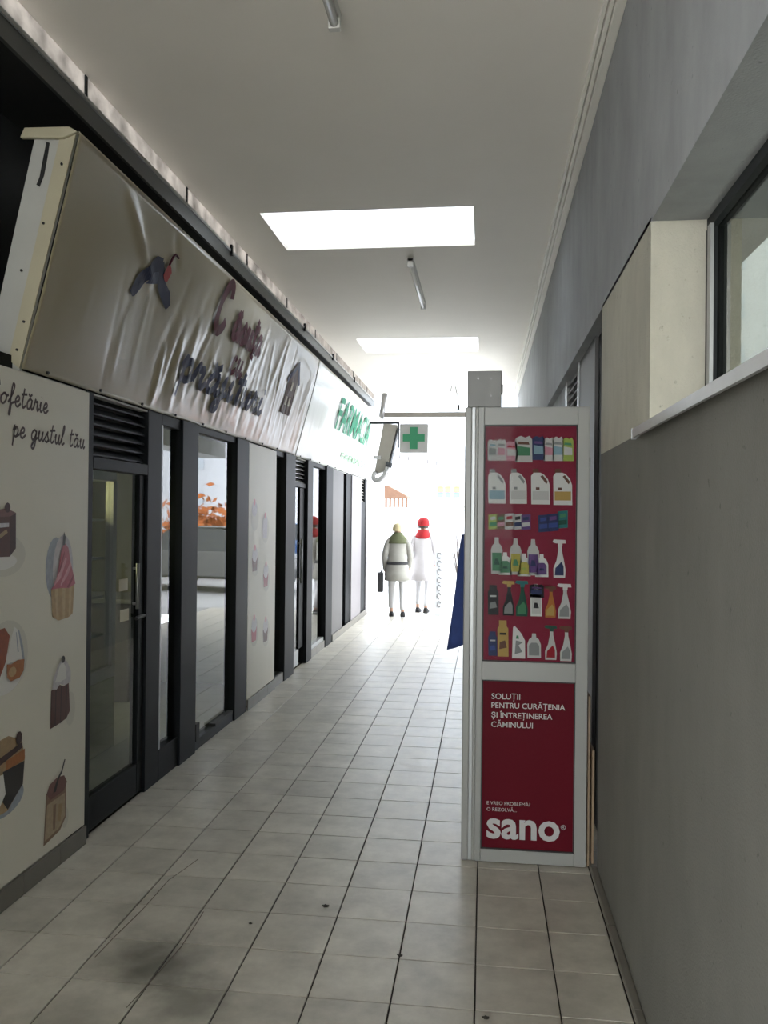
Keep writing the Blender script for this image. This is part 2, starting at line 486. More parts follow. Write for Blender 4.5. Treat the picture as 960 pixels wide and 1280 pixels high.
# recessed shop front on the right, behind the display
XRR = .60
rs = empty('wall_right_recess', (XRR, 4.2, 0))
tag(rs, 'recessed grey shop front behind the cleaning display', 'wall', kind='structure')
MB().box(XRR + .03, XRR + .1, 4.2, 4.85, 0, 2.745).build('post', M['anthracite'], rs)
MB().box(XRR + .01, XRR + .1, 4.85, 5.62, 0, 2.745).build('panel', M['panel_grey'], rs)
MB().box(XRR, XRR + .1, 5.62, 5.66, 0, 2.745).build('post', M['alu_grey'], rs)
MB().box(XRR + .05, XRR + .06, 5.66, 6.4, .0, 2.1).build('pane', M['glass_dark'], rs)
sl = MB().prism([(XRR + .0, -.012), (XRR + .024, .020), (XRR + .032, .020), (XRR + .008, -.012)], 'y', 5.66, 6.4).build('slat', M['alu'], rs)
sl.location.z = 2.15
for i in range(1, 11):
    o = dup(sl, rs); o.location.z = 2.15 + i * .055
MB().box(XRR + .05, XRR + .06, 5.66, 6.4, 2.1, 2.745).build('louvre_backing', M['black'], rs)
MB().box(XRR, XRR + .1, 6.4, 6.5, 0, 2.745).build('post', M['alu'], rs)
MB().box(XRR + .01, XRR + .1, 6.5, 11.1, 0, 2.745).build('panel', M['beam'], rs)
MB().box(XR, XRR + .2, 11.1, 11.4, 0, 2.745).build('corner_pillar', M['beam'], rs)
MB().box(2.2, 2.25, 4.2, 11.1, 0, 2.745).build('room_wall', M['dark_wall'], rs)
MB().box(XRR + .21, 2.2, 4.2, 11.1, -.05, 0.0).build('room_floor', M['room_floor'], rs)

# ------------------------------------------------------------------ left shops: room shells
wl = empty('wall_left', (-2.35, 0, 0))
tag(wl, 'dark upper shop wall behind the signs', 'wall', kind='structure')
MB().box(-2.42, -2.35, YS, 14.7, 2.42, 3.654).build('upper_wall', M['dark_wall'], wl)
MB().box(-2.349, -2.105, YS, 14.7, 2.36, 2.42).build('soffit', M['anthracite'], wl)
MB().box(-6.2, -6.1, YS, 14.7, 0, 3.65).build('rear_wall', M['room_wall'], wl)
for yw in (YS, 8.25, 14.6):
    MB().box(-6.1, -2.43, yw, yw + .1, 0, 3.65).build('partition', M['room_wall'] if yw != 14.6 else M['panel_mauve'], wl)
MB().box(-6.1, -2.43, YS + .1, 14.59, 2.75, 2.8).build('shop_ceiling', M['room_wall'], wl)
MB().box(-6.1, -2.125, YS + .1, 14.59, -.1, -.002).build('shop_floor', M['room_floor'], wl)

XG = -2.10
def post(parent, y0, y1, z0=0.0, z1=2.36, xa=XG - .05, xb=XG + .035, m_='anthracite', name='post'):
    o = MB().box(xa, xb, y0, y1, z0, z1).build(name, M[m_], parent, bevel=.004)
    return o
def pane(parent, y0, y1, z0, z1, m_='glass', name='pane'):
    return MB().box(XG - .004, XG + .004, y0, y1, z0, z1).build(name, M[m_], parent)
def louvre(parent, y0, y1, z0, z1, n, m_='anthracite_light', back='black'):
    MB().box(XG - .045, XG - .04, y0, y1, z0, z1).build('louvre_backing', M[back], parent)
    p = (z1 - z0) / n
    s = MB().prism([(XG - .035, p * .42), (XG - .03, p * .5), (XG + .012, -p * .22), (XG + .012, -p * .36), (XG + .006, -p * .36)], 'y', y0 + .002, y1 - .002).build('slat', M[m_], parent)
    for i in range(n):
        o = s if i == 0 else dup(s, parent)
        o.location.z = z0 + (i + .5) * p - base_of(parent).z
# --- confectionery: door_1 with louvre
d1 = empty('door_1', (XG, 4.17, 0))
tag(d1, 'dark framed glass shop door with louvre above', 'door', kind='structure')
post(d1, 4.16, 4.24, name='jamb')
post(d1, 4.97, 5.19, name='jamb')
louvre(d1, 4.24, 4.97, 2.02, 2.35, 6)
post(d1, 4.24, 4.97, 1.955, 2.02, name='transom')
leaf = post(d1, 4.885, 4.968, .2, 1.953, xa=XG - .03, xb=XG + .02, name='leaf')
post(leaf, 4.242, 4.885, .02, .2, xa=XG - .03, xb=XG + .02, name='bottom_rail')
post(leaf, 4.885, 4.968, .02, .2, xa=XG - .03, xb=XG + .02, name='bottom_rail')
pane(leaf, 4.242, 4.885, .2, 1.953)
MB().tube([(XG + .05, 4.80, 1.15), (XG + .05, 4.80, 1.42)], .012, 8).build('handle', M['steel'], leaf, smooth=True)
MB().tube([(XG + .02, 4.80, 1.18), (XG + .05, 4.80, 1.18)], .008, 8).build('handle_mount', M['steel'], leaf)
MB().tube([(XG + .02, 4.80, 1.39), (XG + .05, 4.80, 1.39)], .008, 8).build('handle_mount', M['steel'], leaf)
MB().tube([(XG + .022, 4.89, 1.1), (XG + .055, 4.89, 1.1), (XG + .055, 4.80, 1.1), (XG + .055, 4.77, 1.095)], .011, 8).build('lever', M['black'], leaf)
for yt, zt in ((4.70, 1.30), (4.72, 1.12)):
    MB().box(XG + .0045, XG + .0055, yt - .06, yt + .06, zt - .035, zt + .035).build('tape', M['banner_fold'], leaf)
# --- narrow side pane and big window
w2 = empty('window_2', (XG, 5.19, 0))
tag(w2, 'narrow glass side pane next to the confectionery door', 'window', kind='structure')
post(w2, 5.19, 5.53, .0, .2, name='bottom_rail')
post(w2, 5.19, 5.53, 2.29, 2.36, name='top_rail')
post(w2, 5.19, 5.215, .2, 2.29, m_='alu_grey', name='bead')
pane(w2, 5.215, 5.53, .2, 2.29)
post(w2, 5.53, 5.845, xb=XG + .05)
w3 = empty('window_3', (XG, 5.845, 0))
tag(w3, 'tall shop window pane between two dark posts', 'window', kind='structure')
post(w3, 5.845, 6.80, .0, .075, m_='anthracite_light', name='bottom_rail')
post(w3, 5.845, 6.80, 2.31, 2.36, name='top_rail')
pane(w3, 5.845, 6.80, .075, 2.31)
post(w3, 6.80, 7.15, xb=XG + .05)
MB().box(XG + .006, XG + .05, 5.86, 5.93, .076, .2).build('door_stop', M['black'], w3)
MB().box(XG + .006, XG + .05, 6.3, 6.75, .076, .10).build('door_stop', M['black'], w3)
# --- threshold plinth under everything
bl = empty('baseboard_left', (XG, 2.0, 0))
tag(bl, 'grey tile skirting along the shop fronts', 'baseboard', kind='structure')
def skirt(y0, y1, x1=XL + .012, h=.095, step=.33):
    y = y0
    while y < y1 - .01:
        MB().box(x1 - .014, x1, y + .0015, min(y + step, y1) - .0015, .0005, h).build('skirting_tile', M['skirting'], bl, bevel=.002)
        y += step
skirt(-.4, 4.16); skirt(7.16, 8.12)
skirt(8.15, 8.5, XG + .05); skirt(9.9, 10.75, XG + .05); skirt(11.22, 14.6, XL + .02)
# --- pharmacy front
w4 = empty('window_4', (XG, 8.12, 0))
tag(w4, 'slim glass strip beside the pharmacy door', 'window', kind='structure')
pane(w4, 8.12, 8.5, .1, 2.31)
post(w4, 8.12, 8.5, 2.31, 2.36, name='top_rail')
post(w4, 8.12, 8.5, 0.0, .1, m_='anthracite_light', name='bottom_rail')
d2 = empty('door_2', (XG, 8.5, 0))
tag(d2, 'dark framed pharmacy glass door under a small louvre', 'door', kind='structure')
post(d2, 8.5, 8.93, xb=XG + .06, name='jamb')
post(d2, 9.58, 9.87, xb=XG + .06, name='jamb')
louvre(d2, 8.93, 9.58, 2.08, 2.36, 6, 'alu', 'anthracite')
post(d2, 8.93, 9.58, 2.03, 2.08, name='transom')
leaf2 = post(d2, 9.34, 9.57, .2, 2.028, xa=XG - .03, xb=XG + .02, name='leaf')
pane(leaf2, 8.94, 9.34, .2, 2.028)
post(leaf2, 8.94, 9.34, .03, .2, xa=XG - .03, xb=XG + .02, m_='alu_grey', name='bottom_rail')
MB().tube([(XG + .06, 9.26, .95), (XG + .06, 9.26, 1.45)], .014, 8).build('handle', M['steel'], leaf2, smooth=True)
MB().tube([(XG + .02, 9.26, 1.0), (XG + .06, 9.26, 1.0)], .009, 8).build('handle_mount', M['steel'], leaf2)
MB().tube([(XG + .02, 9.26, 1.4), (XG + .06, 9.26, 1.4)], .009, 8).build('handle_mount', M['steel'], leaf2)
w5 = empty('window_5', (XG, 9.87, 0))
tag(w5, 'pharmacy window pane reflecting the street', 'window', kind='structure')
post(w5, 9.87, 10.75, 0.0, .14, m_='alu_grey', name='bottom_rail')
post(w5, 9.87, 10.75, 2.31, 2.36, name='top_rail')
pane(w5, 9.87, 10.75, .14, 2.31)
post(w5, 10.75, 11.2, xb=XG + .06)
w6 = empty('window_6', (XG, 12.1, 0))
tag(w6, 'far slim glass pane between grey panels', 'window', kind='structure')
pane(w6, 12.1, 12.45, .1, 2.36)
post(w6, 12.45, 12.9)
d3 = empty('door_3', (XG, 13.9, 0))
tag(d3, 'far dark door with louvre at the passage end', 'door', kind='structure')
louvre(d3, 13.9, 14.4, 1.95, 2.36, 8, 'alu', 'anthracite')
post(d3, 13.9, 14.4, .0, 1.95, name='leaf')
post(d3, 14.4, 14.5, name='jamb')

# ------------------------------------------------------------------ stroke lettering
def smooth_line(pts, n=6):
    P = [np.array(p, float) for p in pts]
    if len(P) < 3:
        return [P[0] + (P[-1] - P[0]) * t for t in np.linspace(0, 1, n)]
    Q = [2 * P[0] - P[1]] + P + [2 * P[-1] - P[-2]]
    out = []
    for i in range(1, len(Q) - 2):
        a, b, c, d = Q[i - 1:i + 3]
        for t in np.linspace(0, 1, n, endpoint=False):
            out.append(.5 * (2 * b + (c - a) * t + (2 * a - 5 * b + 4 * c - d) * t * t + (3 * b - a - 3 * c + d) * t ** 3))
    out.append(P[-1]); return out
breve = [(.18, 1.5), (.4, 1.28), (.66, 1.52)]
A_ = [(.68, .9), (.42, 1.0), (.12, .6), (.16, .1), (.4, .02), (.64, .4), (.72, .98), (.66, .3), (.78, 0), (1.0, .25)]
T_ = [[(.34, 1.9), (.24, .9), (.22, .25), (.38, 0), (.66, .25)], [(0, 1.25), (.75, 1.38)]]
G = {
    'o': (1.0, [[(.45, 1.0), (.12, .65), (.14, .15), (.42, 0), (.72, .35), (.7, .85), (.45, 1.0), (.75, .8), (1.0, .9)]]),
    'f': (.8, [[(0, .2), (.45, 1.1), (.62, 1.9), (.42, 2.05), (.32, 1.4), (.27, 0), (.2, -.9), (.36, -.75), (.42, .1), (.8, .35)]]),
    'e': (.8, [[(0, .35), (.48, .55), (.56, .88), (.34, 1.0), (.12, .6), (.2, .1), (.46, 0), (.8, .35)]]),
    't': (.75, T_), 'a': (1.0, [A_]), 'ă': (1.0, [A_, breve]),
    'r': (.8, [[(0, .2), (.18, 1.1), (.26, .85), (.5, .9), (.46, .3), (.58, 0), (.8, .3)]]),
    'i': (.5, [[(.05, .5), (.16, 1.0), (.12, .25), (.28, 0), (.5, .25)], [(.2, 1.42), (.24, 1.5)]]),
    'j': (.5, [[(.05, .5), (.2, 1.0), (.14, -.6), (-.1, -.85), (-.12, -.5), (.5, .3)], [(.24, 1.42), (.28, 1.5)]]),
    'p': (.9, [[(.05, .6), (.22, 1.05), (.14, -.9)], [(.2, .65), (.42, 1.0), (.68, .65), (.5, .05), (.2, .12)], [(.5, .05), (.9, .3)]]),
    'g': (.95, [[(.66, .9), (.4, 1.0), (.12, .6), (.18, .1), (.42, .04), (.66, .5), (.7, .95), (.66, -.5), (.42, -.9), (.2, -.65), (.5, -.15), (.95, .3)]]),
    'u': (.95, [[(.05, .6), (.18, 1.0), (.14, .3), (.32, 0), (.58, .35), (.68, 1.0), (.64, .25), (.78, 0), (.95, .25)]]),
    's': (.75, [[(0, .25), (.42, 1.05), (.4, .75), (.58, .3), (.4, 0), (.1, .12)], [(.4, 0), (.75, .25)]]),
    'l': (.6, [[(0, .25), (.4, 1.5), (.4, 2.05), (.24, 1.75), (.16, .4), (.3, 0), (.6, .25)]]),
    'ț': (.75, T_ + [[(.36, -.25), (.28, -.6)]]),
    'c': (.75, [[(.55, .8), (.36, 1.0), (.12, .6), (.18, .1), (.42, 0), (.75, .3)]]),
    'C': (1.3, [[(1.1, 1.6), (.95, 2.1), (.55, 2.1), (.22, 1.3), (.25, .4), (.6, -.05), (1.0, .2), (1.15, .55)]]),
    ' ': (.7, []),
}
def script_text(txt, x0, y0, size, w, mp, mat_, slant=.12, xs=1.0, n=6):
    """stroke text laid on a surface through mp(x, y, level) -> 3D"""
    mb = MB(); x = x0
    for ch in txt:
        adv, strokes = G[ch]
        for st in strokes:
            pts = [(x + (p[0] + slant * p[1]) * size * xs, y0 + p[1] * size) for p in smooth_line(st, n)]
            A, B = ribbon_pts(pts, w); k = len(pts)
            mb.add([mp(*p) for p in A] + [mp(*p) for p in B], [(i, k + i, k + i + 1, i + 1) for i in range(k - 1)])
        x += adv * size * xs
    mb.mats = [mat_]; mb.m = [0] * len(mb.f)
    return mb, x
def font_mesh(txt, bold=0.0):
    cu = bpy.data.curves.new('lettering', 'FONT'); cu.body = txt; cu.size = 1.0; cu.offset = bold
    cu.resolution_u = 3; cu.fill_mode = 'FRONT'
    o = bpy.data.objects.new('lettering', cu); COL.objects.link(o)
    bpy.context.view_layer.update()
    me = bpy.data.meshes.new_from_object(o.evaluated_get(bpy.context.evaluated_depsgraph_get()))
    V = np.array([v.co[:2] for v in me.vertices]); Fs = [tuple(p.vertices) for p in me.polygons]
    bpy.data.objects.remove(o); bpy.data.curves.remove(cu); bpy.data.meshes.remove(me)
    return V, Fs
def font_text(txt, x0, y0, width, mp, bold=0.0, height=None):
    V, Fs = font_mesh(txt, bold)
    mn, mx = V.min(0), V.max(0)
    s = width / (mx[0] - mn[0]); sy = s if height is None else height / (mx[1] - mn[1])
    mb = MB()
    yb = 0 if height is None else mn[1]
    mb.add([mp(x0 + (p[0] - mn[0]) * s, y0 + (p[1] - yb) * sy) for p in V], Fs)
    return mb

# ------------------------------------------------------------------ cream shop panels with cakes
def shop_panel(name, y0, y1, label, xs=XL):
    o = empty(name, (xs - .02, y0, .1))
    tag(o, label, 'cladding')
    MB().box(XG - .04, xs, y0, y1, .1, 2.344).build('sheet', M['panel'], o)
    return o
P = {}
for nm, c in dict(choc=(.045, .014, .012), choc2=(.09, .03, .022), brown=(.10, .035, .03), pink=(.46, .12, .16), pinklight=(.62, .30, .33), pinkdark=(.26, .05, .07), case=(.42, .28, .13),
                  caselight=(.50, .36, .19), shade=(.57, .545, .475), creamy=(.68, .66, .63), orange=(.34, .12, .03), rust=(.26, .06, .02), tan=(.34, .23, .12),
                  nut=(.22, .14, .09), nutlight=(.38, .29, .19), blackish=(.018, .014, .012), glaze=(.16, .07, .06), bluegrey=(.30, .33, .38), lilac=(.52, .49, .51), text=(.045, .018, .015)).items():
    P[nm] = mat('print_' + nm, c, .5, var=.3, scale=45) if nm not in ('shade', 'text', 'creamy') else flat('print_' + nm, c, .5)
def print_on(parent, x, name='cake_print'):
    """flat print lying on the plane X=x: list of (material, polygon in (Y,Z))"""
    def go(polys, nm=name):
        mb = MB()
        for i, (mm, poly) in enumerate(polys):
            lv = x + .0012 + .0006 * i
            mb.add([(lv, p[0], p[1]) for p in poly], [tuple(range(len(poly)))], P[mm] if isinstance(mm, str) else mm)
        o = mb.build(nm, None, parent)
        return o
    return go
def ell(cy, cz, ry, rz, n=20, a0=0, a1=360):
    return [(cy + ry * math.cos(math.radians(a0 + (a1 - a0) * i / (n if a1 - a0 >= 360 else n - 1))), cz + rz * math.sin(math.radians(a0 + (a1 - a0) * i / (n if a1 - a0 >= 360 else n - 1)))) for i in range(n)]
pa = shop_panel('shop_cladding', -.4, 4.155, 'cream shop panel printed with script lettering and cakes')
pr = print_on(pa, XL)
mp = lambda a, b: (XL + .0015, a, b)
mb, xe = script_text('Cofetărie', 3.262, 2.185, .046, .011, mp, P['text'], xs=1.34); mb.build('lettering', None, pa)
mb, xe = script_text('pe gustul tău', 3.44, 2.05, .045, .011, mp, P['text'], xs=1.38); mb.build('lettering', None, pa)
# chocolate cube cake
pr([('shade', ell(3.40, 1.53, .16, .09)), ('creamy', ell(3.36, 1.505, .13, .035)),
    ('choc2', [(3.22, 1.72), (3.475, 1.715), (3.478, 1.56), (3.43, 1.525), (3.22, 1.53)]),
    ('choc', [(3.43, 1.70), (3.475, 1.715), (3.478, 1.56), (3.43, 1.525)]),
    ('glaze', [(3.24, 1.72), (3.40, 1.735), (3.475, 1.716), (3.43, 1.70), (3.24, 1.695)]),
    ('lilac', [(3.30, 1.67), (3.42, 1.672), (3.42, 1.655), (3.30, 1.65)]),
    ('tan', [(3.31, 1.61), (3.40, 1.645), (3.41, 1.63), (3.34, 1.60)]),
    ('choc', ell(3.405, 1.738, .022, .022, 12))])
# pink swirl cupcake
pr([('bluegrey', ell(3.83, 1.45, .095, .15)), ('lilac', ell(3.90, 1.44, .10, .17)),
    ('case', [(3.785, 1.355), (4.015, 1.36), (4.0, 1.215), (3.96, 1.20), (3.86, 1.195), (3.80, 1.22)]),
    ('caselight', [(3.82, 1.355), (3.85, 1.355), (3.86, 1.20), (3.84, 1.20)]), ('caselight', [(3.89, 1.355), (3.92, 1.355), (3.92, 1.20), (3.90, 1.20)]),
    ('caselight', [(3.96, 1.355), (3.985, 1.355), (3.975, 1.21), (3.955, 1.205)]),
    ('pink', [(3.78, 1.352), (3.82, 1.38), (3.85, 1.45), (3.875, 1.53), (3.90, 1.575), (3.945, 1.545), (3.97, 1.47), (4.005, 1.40), (4.02, 1.362), (3.96, 1.345), (3.87, 1.352)]),
    ('pinklight', [(3.80, 1.362), (3.87, 1.40), (3.93, 1.49), (3.915, 1.50), (3.86, 1.43), (3.81, 1.385)]),
    ('pinklight', [(3.87, 1.36), (3.94, 1.41), (3.975, 1.46), (3.965, 1.475), (3.92, 1.425), (3.87, 1.375)]),
    ('pinkdark', [(3.93, 1.35), (3.985, 1.40), (3.995, 1.41), (3.99, 1.385), (3.95, 1.348)]),
    ('pinkdark', [(3.845, 1.43), (3.90, 1.53), (3.905, 1.52), (3.86, 1.43)]),
    ('blackish', [(3.885, 1.56), (3.905, 1.56), (3.91, 1.60), (3.895, 1.625), (3.885, 1.60)])])
# pears in chocolate
pr([('shade', ell(3.42, 1.09, .17, .16)), ('creamy', ell(3.40, 1.02, .15, .09)), ('rust', [(3.20, 1.21), (3.40, 1.22), (3.44, 1.18), (3.41, 1.07), (3.36, 1.0), (3.2, 1.0)]),
    ('creamy', [(3.42, 1.04), (3.43, 1.12), (3.455, 1.18), (3.475, 1.215), (3.50, 1.20), (3.53, 1.15), (3.555, 1.08), (3.55, 1.03)]), ('bluegrey', [(3.50, 1.205), (3.515, 1.19), (3.545, 1.12), (3.56, 1.05), (3.545, 1.05), (3.525, 1.12)]), ('bluegrey', [(3.485, 1.19), (3.49, 1.19), (3.51, 1.1), (3.50, 1.1)]), ('orange', [(3.415, 1.06), (3.45, 1.055), (3.50, 1.065), (3.555, 1.06), (3.55, 1.01), (3.52, .985), (3.45, .98), (3.42, 1.0)]), ('case', ell(3.46, 1.02, .03, .022, 14))])
# chocolate cupcake with white cream
pr([('shade', ell(3.99, .74, .05, .085)), ('choc2', [(3.80, .865), (3.82, .875), (3.85, .862), (3.88, .88), (3.92, .865), (3.97, .875), (3.985, .73), (3.95, .70), (3.87, .69), (3.795, .685)]),
    ('choc', [(3.84, .86), (3.85, .86), (3.845, .69), (3.835, .69)]), ('choc', [(3.89, .87), (3.9, .87), (3.895, .69), (3.885, .69)]), ('choc', [(3.94, .865), (3.95, .865), (3.945, .7), (3.935, .7)]),
    ('lilac', [(3.805, .87), (3.815, .92), (3.85, .97), (3.90, 1.01), (3.95, .98), (3.985, .93), (3.985, .875), (3.93, .868), (3.88, .885), (3.85, .865)]),
    ('creamy', [(3.83, .90), (3.87, .97), (3.90, .995), (3.93, .96), (3.94, .90), (3.88, .895)]), ('blackish', ell(3.905, 1.0, .018, .018, 10))])
# layered cake slice
pr([('bluegrey', ell(3.42, .47, .15, .07)), ('tan', [(3.2, .73), (3.44, .745), (3.545, .70), (3.575, .62), (3.56, .50), (3.44, .42), (3.2, .42)]),
    ('blackish', [(3.40, .60), (3.57, .60), (3.56, .50), (3.44, .425), (3.40, .47)]), ('choc', [(3.3, .655), (3.55, .69), (3.55, .665), (3.3, .62)]),
    ('orange', [(3.42, .64), (3.57, .655), (3.57, .605), (3.42, .60)]), ('creamy', [(3.2, .60), (3.40, .59), (3.42, .50), (3.36, .44), (3.2, .46)]), ('choc', ell(3.52, .715, .025, .03, 10))])
# nut coated roll
pr([('shade', ell(3.95, .21, .035, .05)), ('nut', [(3.765, .385), (3.80, .40), (3.92, .395), (3.955, .37), (3.955, .21), (3.90, .165), (3.745, .145)]),
    ('nutlight', [(3.775, .33), (3.945, .335), (3.945, .22), (3.89, .18), (3.755, .165)]), ('nut', [(3.83, .31), (3.86, .31), (3.85, .19), (3.83, .19)]), ('tan', [(3.88, .30), (3.92, .29), (3.90, .21), (3.87, .22)]),
    ('glaze', [(3.765, .385), (3.79, .42), (3.86, .435), (3.93, .425), (3.96, .385), (3.93, .35), (3.80, .345)]),
    ('blackish', [(3.825, .37), (3.84, .40), (3.875, .44), (3.90, .455), (3.93, .505), (3.94, .50), (3.91, .445), (3.88, .425), (3.85, .37)])])
pb = shop_panel('shop_cladding', 7.155, 8.115, 'pale shop panel printed with faint mauve cakes')
pr = print_on(pb, XL)
for (cy, cz, mm) in ((7.36, 1.31, 'glaze'), (7.75, 1.14, 'pinkdark'), (7.36, .68, 'pink'), (7.76, .62, 'choc2'), (7.7, 1.60, 'lilac'), (7.33, 1.72, 'shade')):
    pr([('shade', ell(cy + .02, cz - .02, .13, .13)), (mm, [(cy - .07, cz - .10), (cy + .07, cz - .10), (cy + .09, cz + .02), (cy - .09, cz + .02)]), ('lilac', ell(cy, cz + .05, .085, .07)), ('pinklight', ell(cy, cz + .11, .03, .03, 10))])
for (y0, y1, mm, lb) in ((11.2, 12.1, 'panel_grey', 'dark grey plain shop panel beyond the pharmacy window'), (12.9, 13.9, 'panel_mauve', 'mauve grey plain panel near the passage end'),
                         (14.5, 14.7, 'panel_mauve', 'narrow mauve grey panel at the outer shop corner')):
    o = empty('shop_cladding', (XL, y0, .1)); tag(o, lb, 'cladding')
    MB().box(XG - .04, XL, y0, y1, .0, 2.344).build('sheet', M[mm], o)

# ------------------------------------------------------------------ slanted banner signs
rng = np.random.RandomState(11)
creases = []
for i in range(120):
    y = rng.uniform(4.9, 8.8) if i < 85 else rng.uniform(3.6, 8.9)
    v0 = rng.uniform(-.05, .25); ln = rng.uniform(.25, .8)
    sl_ = rng.uniform(-.25, .55) * (1 if y > 5 else .5)
    creases.append((y, v0, y + sl_ * ln, v0 + ln, rng.uniform(.018, .045), rng.uniform(-.007, .008) * (.5 if y < 5 else 1)))
for i in range(60):
    y = rng.uniform(9.2, 14.3); v0 = rng.uniform(-.05, .4); ln = rng.uniform(.3, .7)
    creases.append((y, v0, y + rng.uniform(-.1, .2), v0 + ln, rng.uniform(.03, .06), rng.uniform(-.0025, .0025)))
creases += [(4.05, .97, 4.62, .62, .035, .016), (4.95, .0, 5.0, .4, .03, .016), (5.25, 0, 5.2, .5, .04, .012), (4.7, 1, 4.9, .8, .03, -.01)]
CR = np.array(creases)
def wrinkle(Y, V):
    Y = np.asarray(Y, float).ravel(); V = np.asarray(V, float).ravel()
    out = .012 * np.sin(Y * 2.1 + 1.2 * V) * np.sin(np.pi * np.clip(V, 0, 1)) + .006 * np.sin(Y * 5.3 - 2 * V) * np.sin(np.pi * np.clip(V, 0, 1))
    y0, v0, y1, v1, w, a = [c[None, :] for c in CR.T]
    dy, dv = y1 - y0, v1 - v0; L2 = dy * dy + dv * dv
    Yc, Vc = Y[:, None], V[:, None]
    t = ((Yc - y0) * dy + (Vc - v0) * dv) / L2
    d = np.abs((Yc - y0) * dv - (Vc - v0) * dy) / np.sqrt(L2)
    out += (a * np.exp(-(d / w) ** 2) * np.clip(1 - (2 * np.clip(t, 0, 1) - 1) ** 2, 0, 1) ** .5 * ((t > 0) & (t < 1))).sum(1)
    fade = np.clip((1 - V) / .08, 0, 1) * np.clip(.35 + V / .12, 0, 1)
    return out * fade
NB = np.array([1.04, 0, -.30]); NB /= np.linalg.norm(NB)
def ban(Y, V, off=0.0):
    w = wrinkle(Y, V) + off
    Y = np.asarray(Y, float).ravel(); V = np.asarray(V, float).ravel()
    return np.stack([-2.06 + .30 * V * .87 + w * NB[0], Y, 2.36 + 1.04 * V + w * NB[2]], 1)
def ban_mp(off):
    return lambda a, b: tuple(ban(a, b, off)[0])
def banner(name, y0, y1, matn, label, near):
    s = empty(name, (-2.1, y0, 2.36)); tag(s, label, 'sign')
    ny = int((y1 - y0) / .022); nv = 42
    Y, V = np.meshgrid(np.linspace(y0, y1, ny), np.linspace(0, 1, nv), indexing='ij')
    pts = ban(Y, V)
    fs = [(i * nv + j, i * nv + j + 1, (i + 1) * nv + j + 1, (i + 1) * nv + j) for i in range(ny - 1) for j in range(nv - 1)]
    mb = MB(); mb.add(pts, [fc[::-1] for fc in fs])
    o = mb.build('banner_face', M[matn], s, smooth=True)
    so = o.modifiers.new('thickness', 'SOLIDIFY'); so.thickness = .003; so.offset = -1
    # boards of the box: bottom, back and ends
    xb0, xb1, xt = -2.065, -1.81, .19
    def side(ya, yb, nm, mm):
        MB().prism([(xb0 - .004, 2.355), (xb1 - .006, 3.40), (xb1 - .20, 3.40), (xb0 - .16, 2.43), (xb0 - .16, 2.355)], 'y', ya, yb).build(nm, M[mm], s)
    side(y0, y0 + .015, 'end_board', 'board'); side(y1 - .015, y1, 'end_board', 'board')
    MB().box(-2.2, xb0 - .006, y0, y1, 2.345, 2.355).build('bottom_board', M['board'], s)
    MB().prism([(xb1 - .2, 3.40), (xb1 + .004, 3.40), (xb1 + .006, 3.412), (xb1 - .2, 3.412)], 'y', y0 + .0, y1).build('top_board', M['banner_fold'], s)
    MB().tube([(xb1 + .004, y0, 3.405), (xb1 + .004, y1, 3.405)], .007, 6).build('top_hem', M['banner_fold'], s)
    n = int((y1 - y0) / .55)
    sc = MB().tube([(-2.058, 0, 2.376), (-2.047, 0, 2.374)], .008, 8).build('screw', M['black'], s, local=True)
    sc.data.transform(Matrix.Translation((2.1, 0, -2.36)))
    for i in range(n):
        q = sc if i == 0 else dup(sc, s)
        q.location = (0.005, .2 + i * .55, 0)
    return s
s1 = banner('slanted_sign', 3.53, 8.96, 'banner', 'wrinkled cream confectionery banner over the first shop', True)
# folded hem on the near end, torn flap and screws
MB().prism([(-2.068, 2.36), (-1.815, 3.40), (-1.885, 3.405), (-2.12, 2.40)], 'y', 3.522, 3.529).build('end_hem', M['banner_fold'], s1)
MB().prism([(-2.07, 3.385), (-2.05, 3.43), (-1.84, 3.425), (-1.80, 3.40), (-1.87, 3.375)], 'y', 3.505, 3.53).build('top_flap', M['banner_fold'], s1, bevel=.005)
MB().prism([(-1.955, 3.37), (-1.94, 3.365), (-1.95, 3.30), (-1.965, 3.22), (-1.985, 3.17), (-2.0, 3.18), (-1.985, 3.215), (-1.975, 3.27)], 'y', 3.526, 3.5285).build('tear', M['black'], s1)
for vz, dx in ((.87, .03), (.62, .05), (.42, .10), (.2, .03), (.08, .03)):
    xx = -2.068 + .253 * vz - dx
    MB().tube([(xx, 3.5215, 2.36 + 1.04 * vz), (xx, 3.516, 2.36 + 1.04 * vz)], .006, 8).build('screw', M['black'], s1)
PB = {}
for nm, c in dict(navy=(.022, .027, .06), navy2=(.06, .07, .12), wine=(.075, .010, .02), cherry=(.30, .03, .03), mauve=(.38, .34, .26), brownish=(.13, .09, .08), green=(.02, .22, .12), green2=(.25, .45, .28), cream=(.55, .5, .4)).items():
    PB[nm] = mat('banner_' + nm, c, .55, spec=.15)
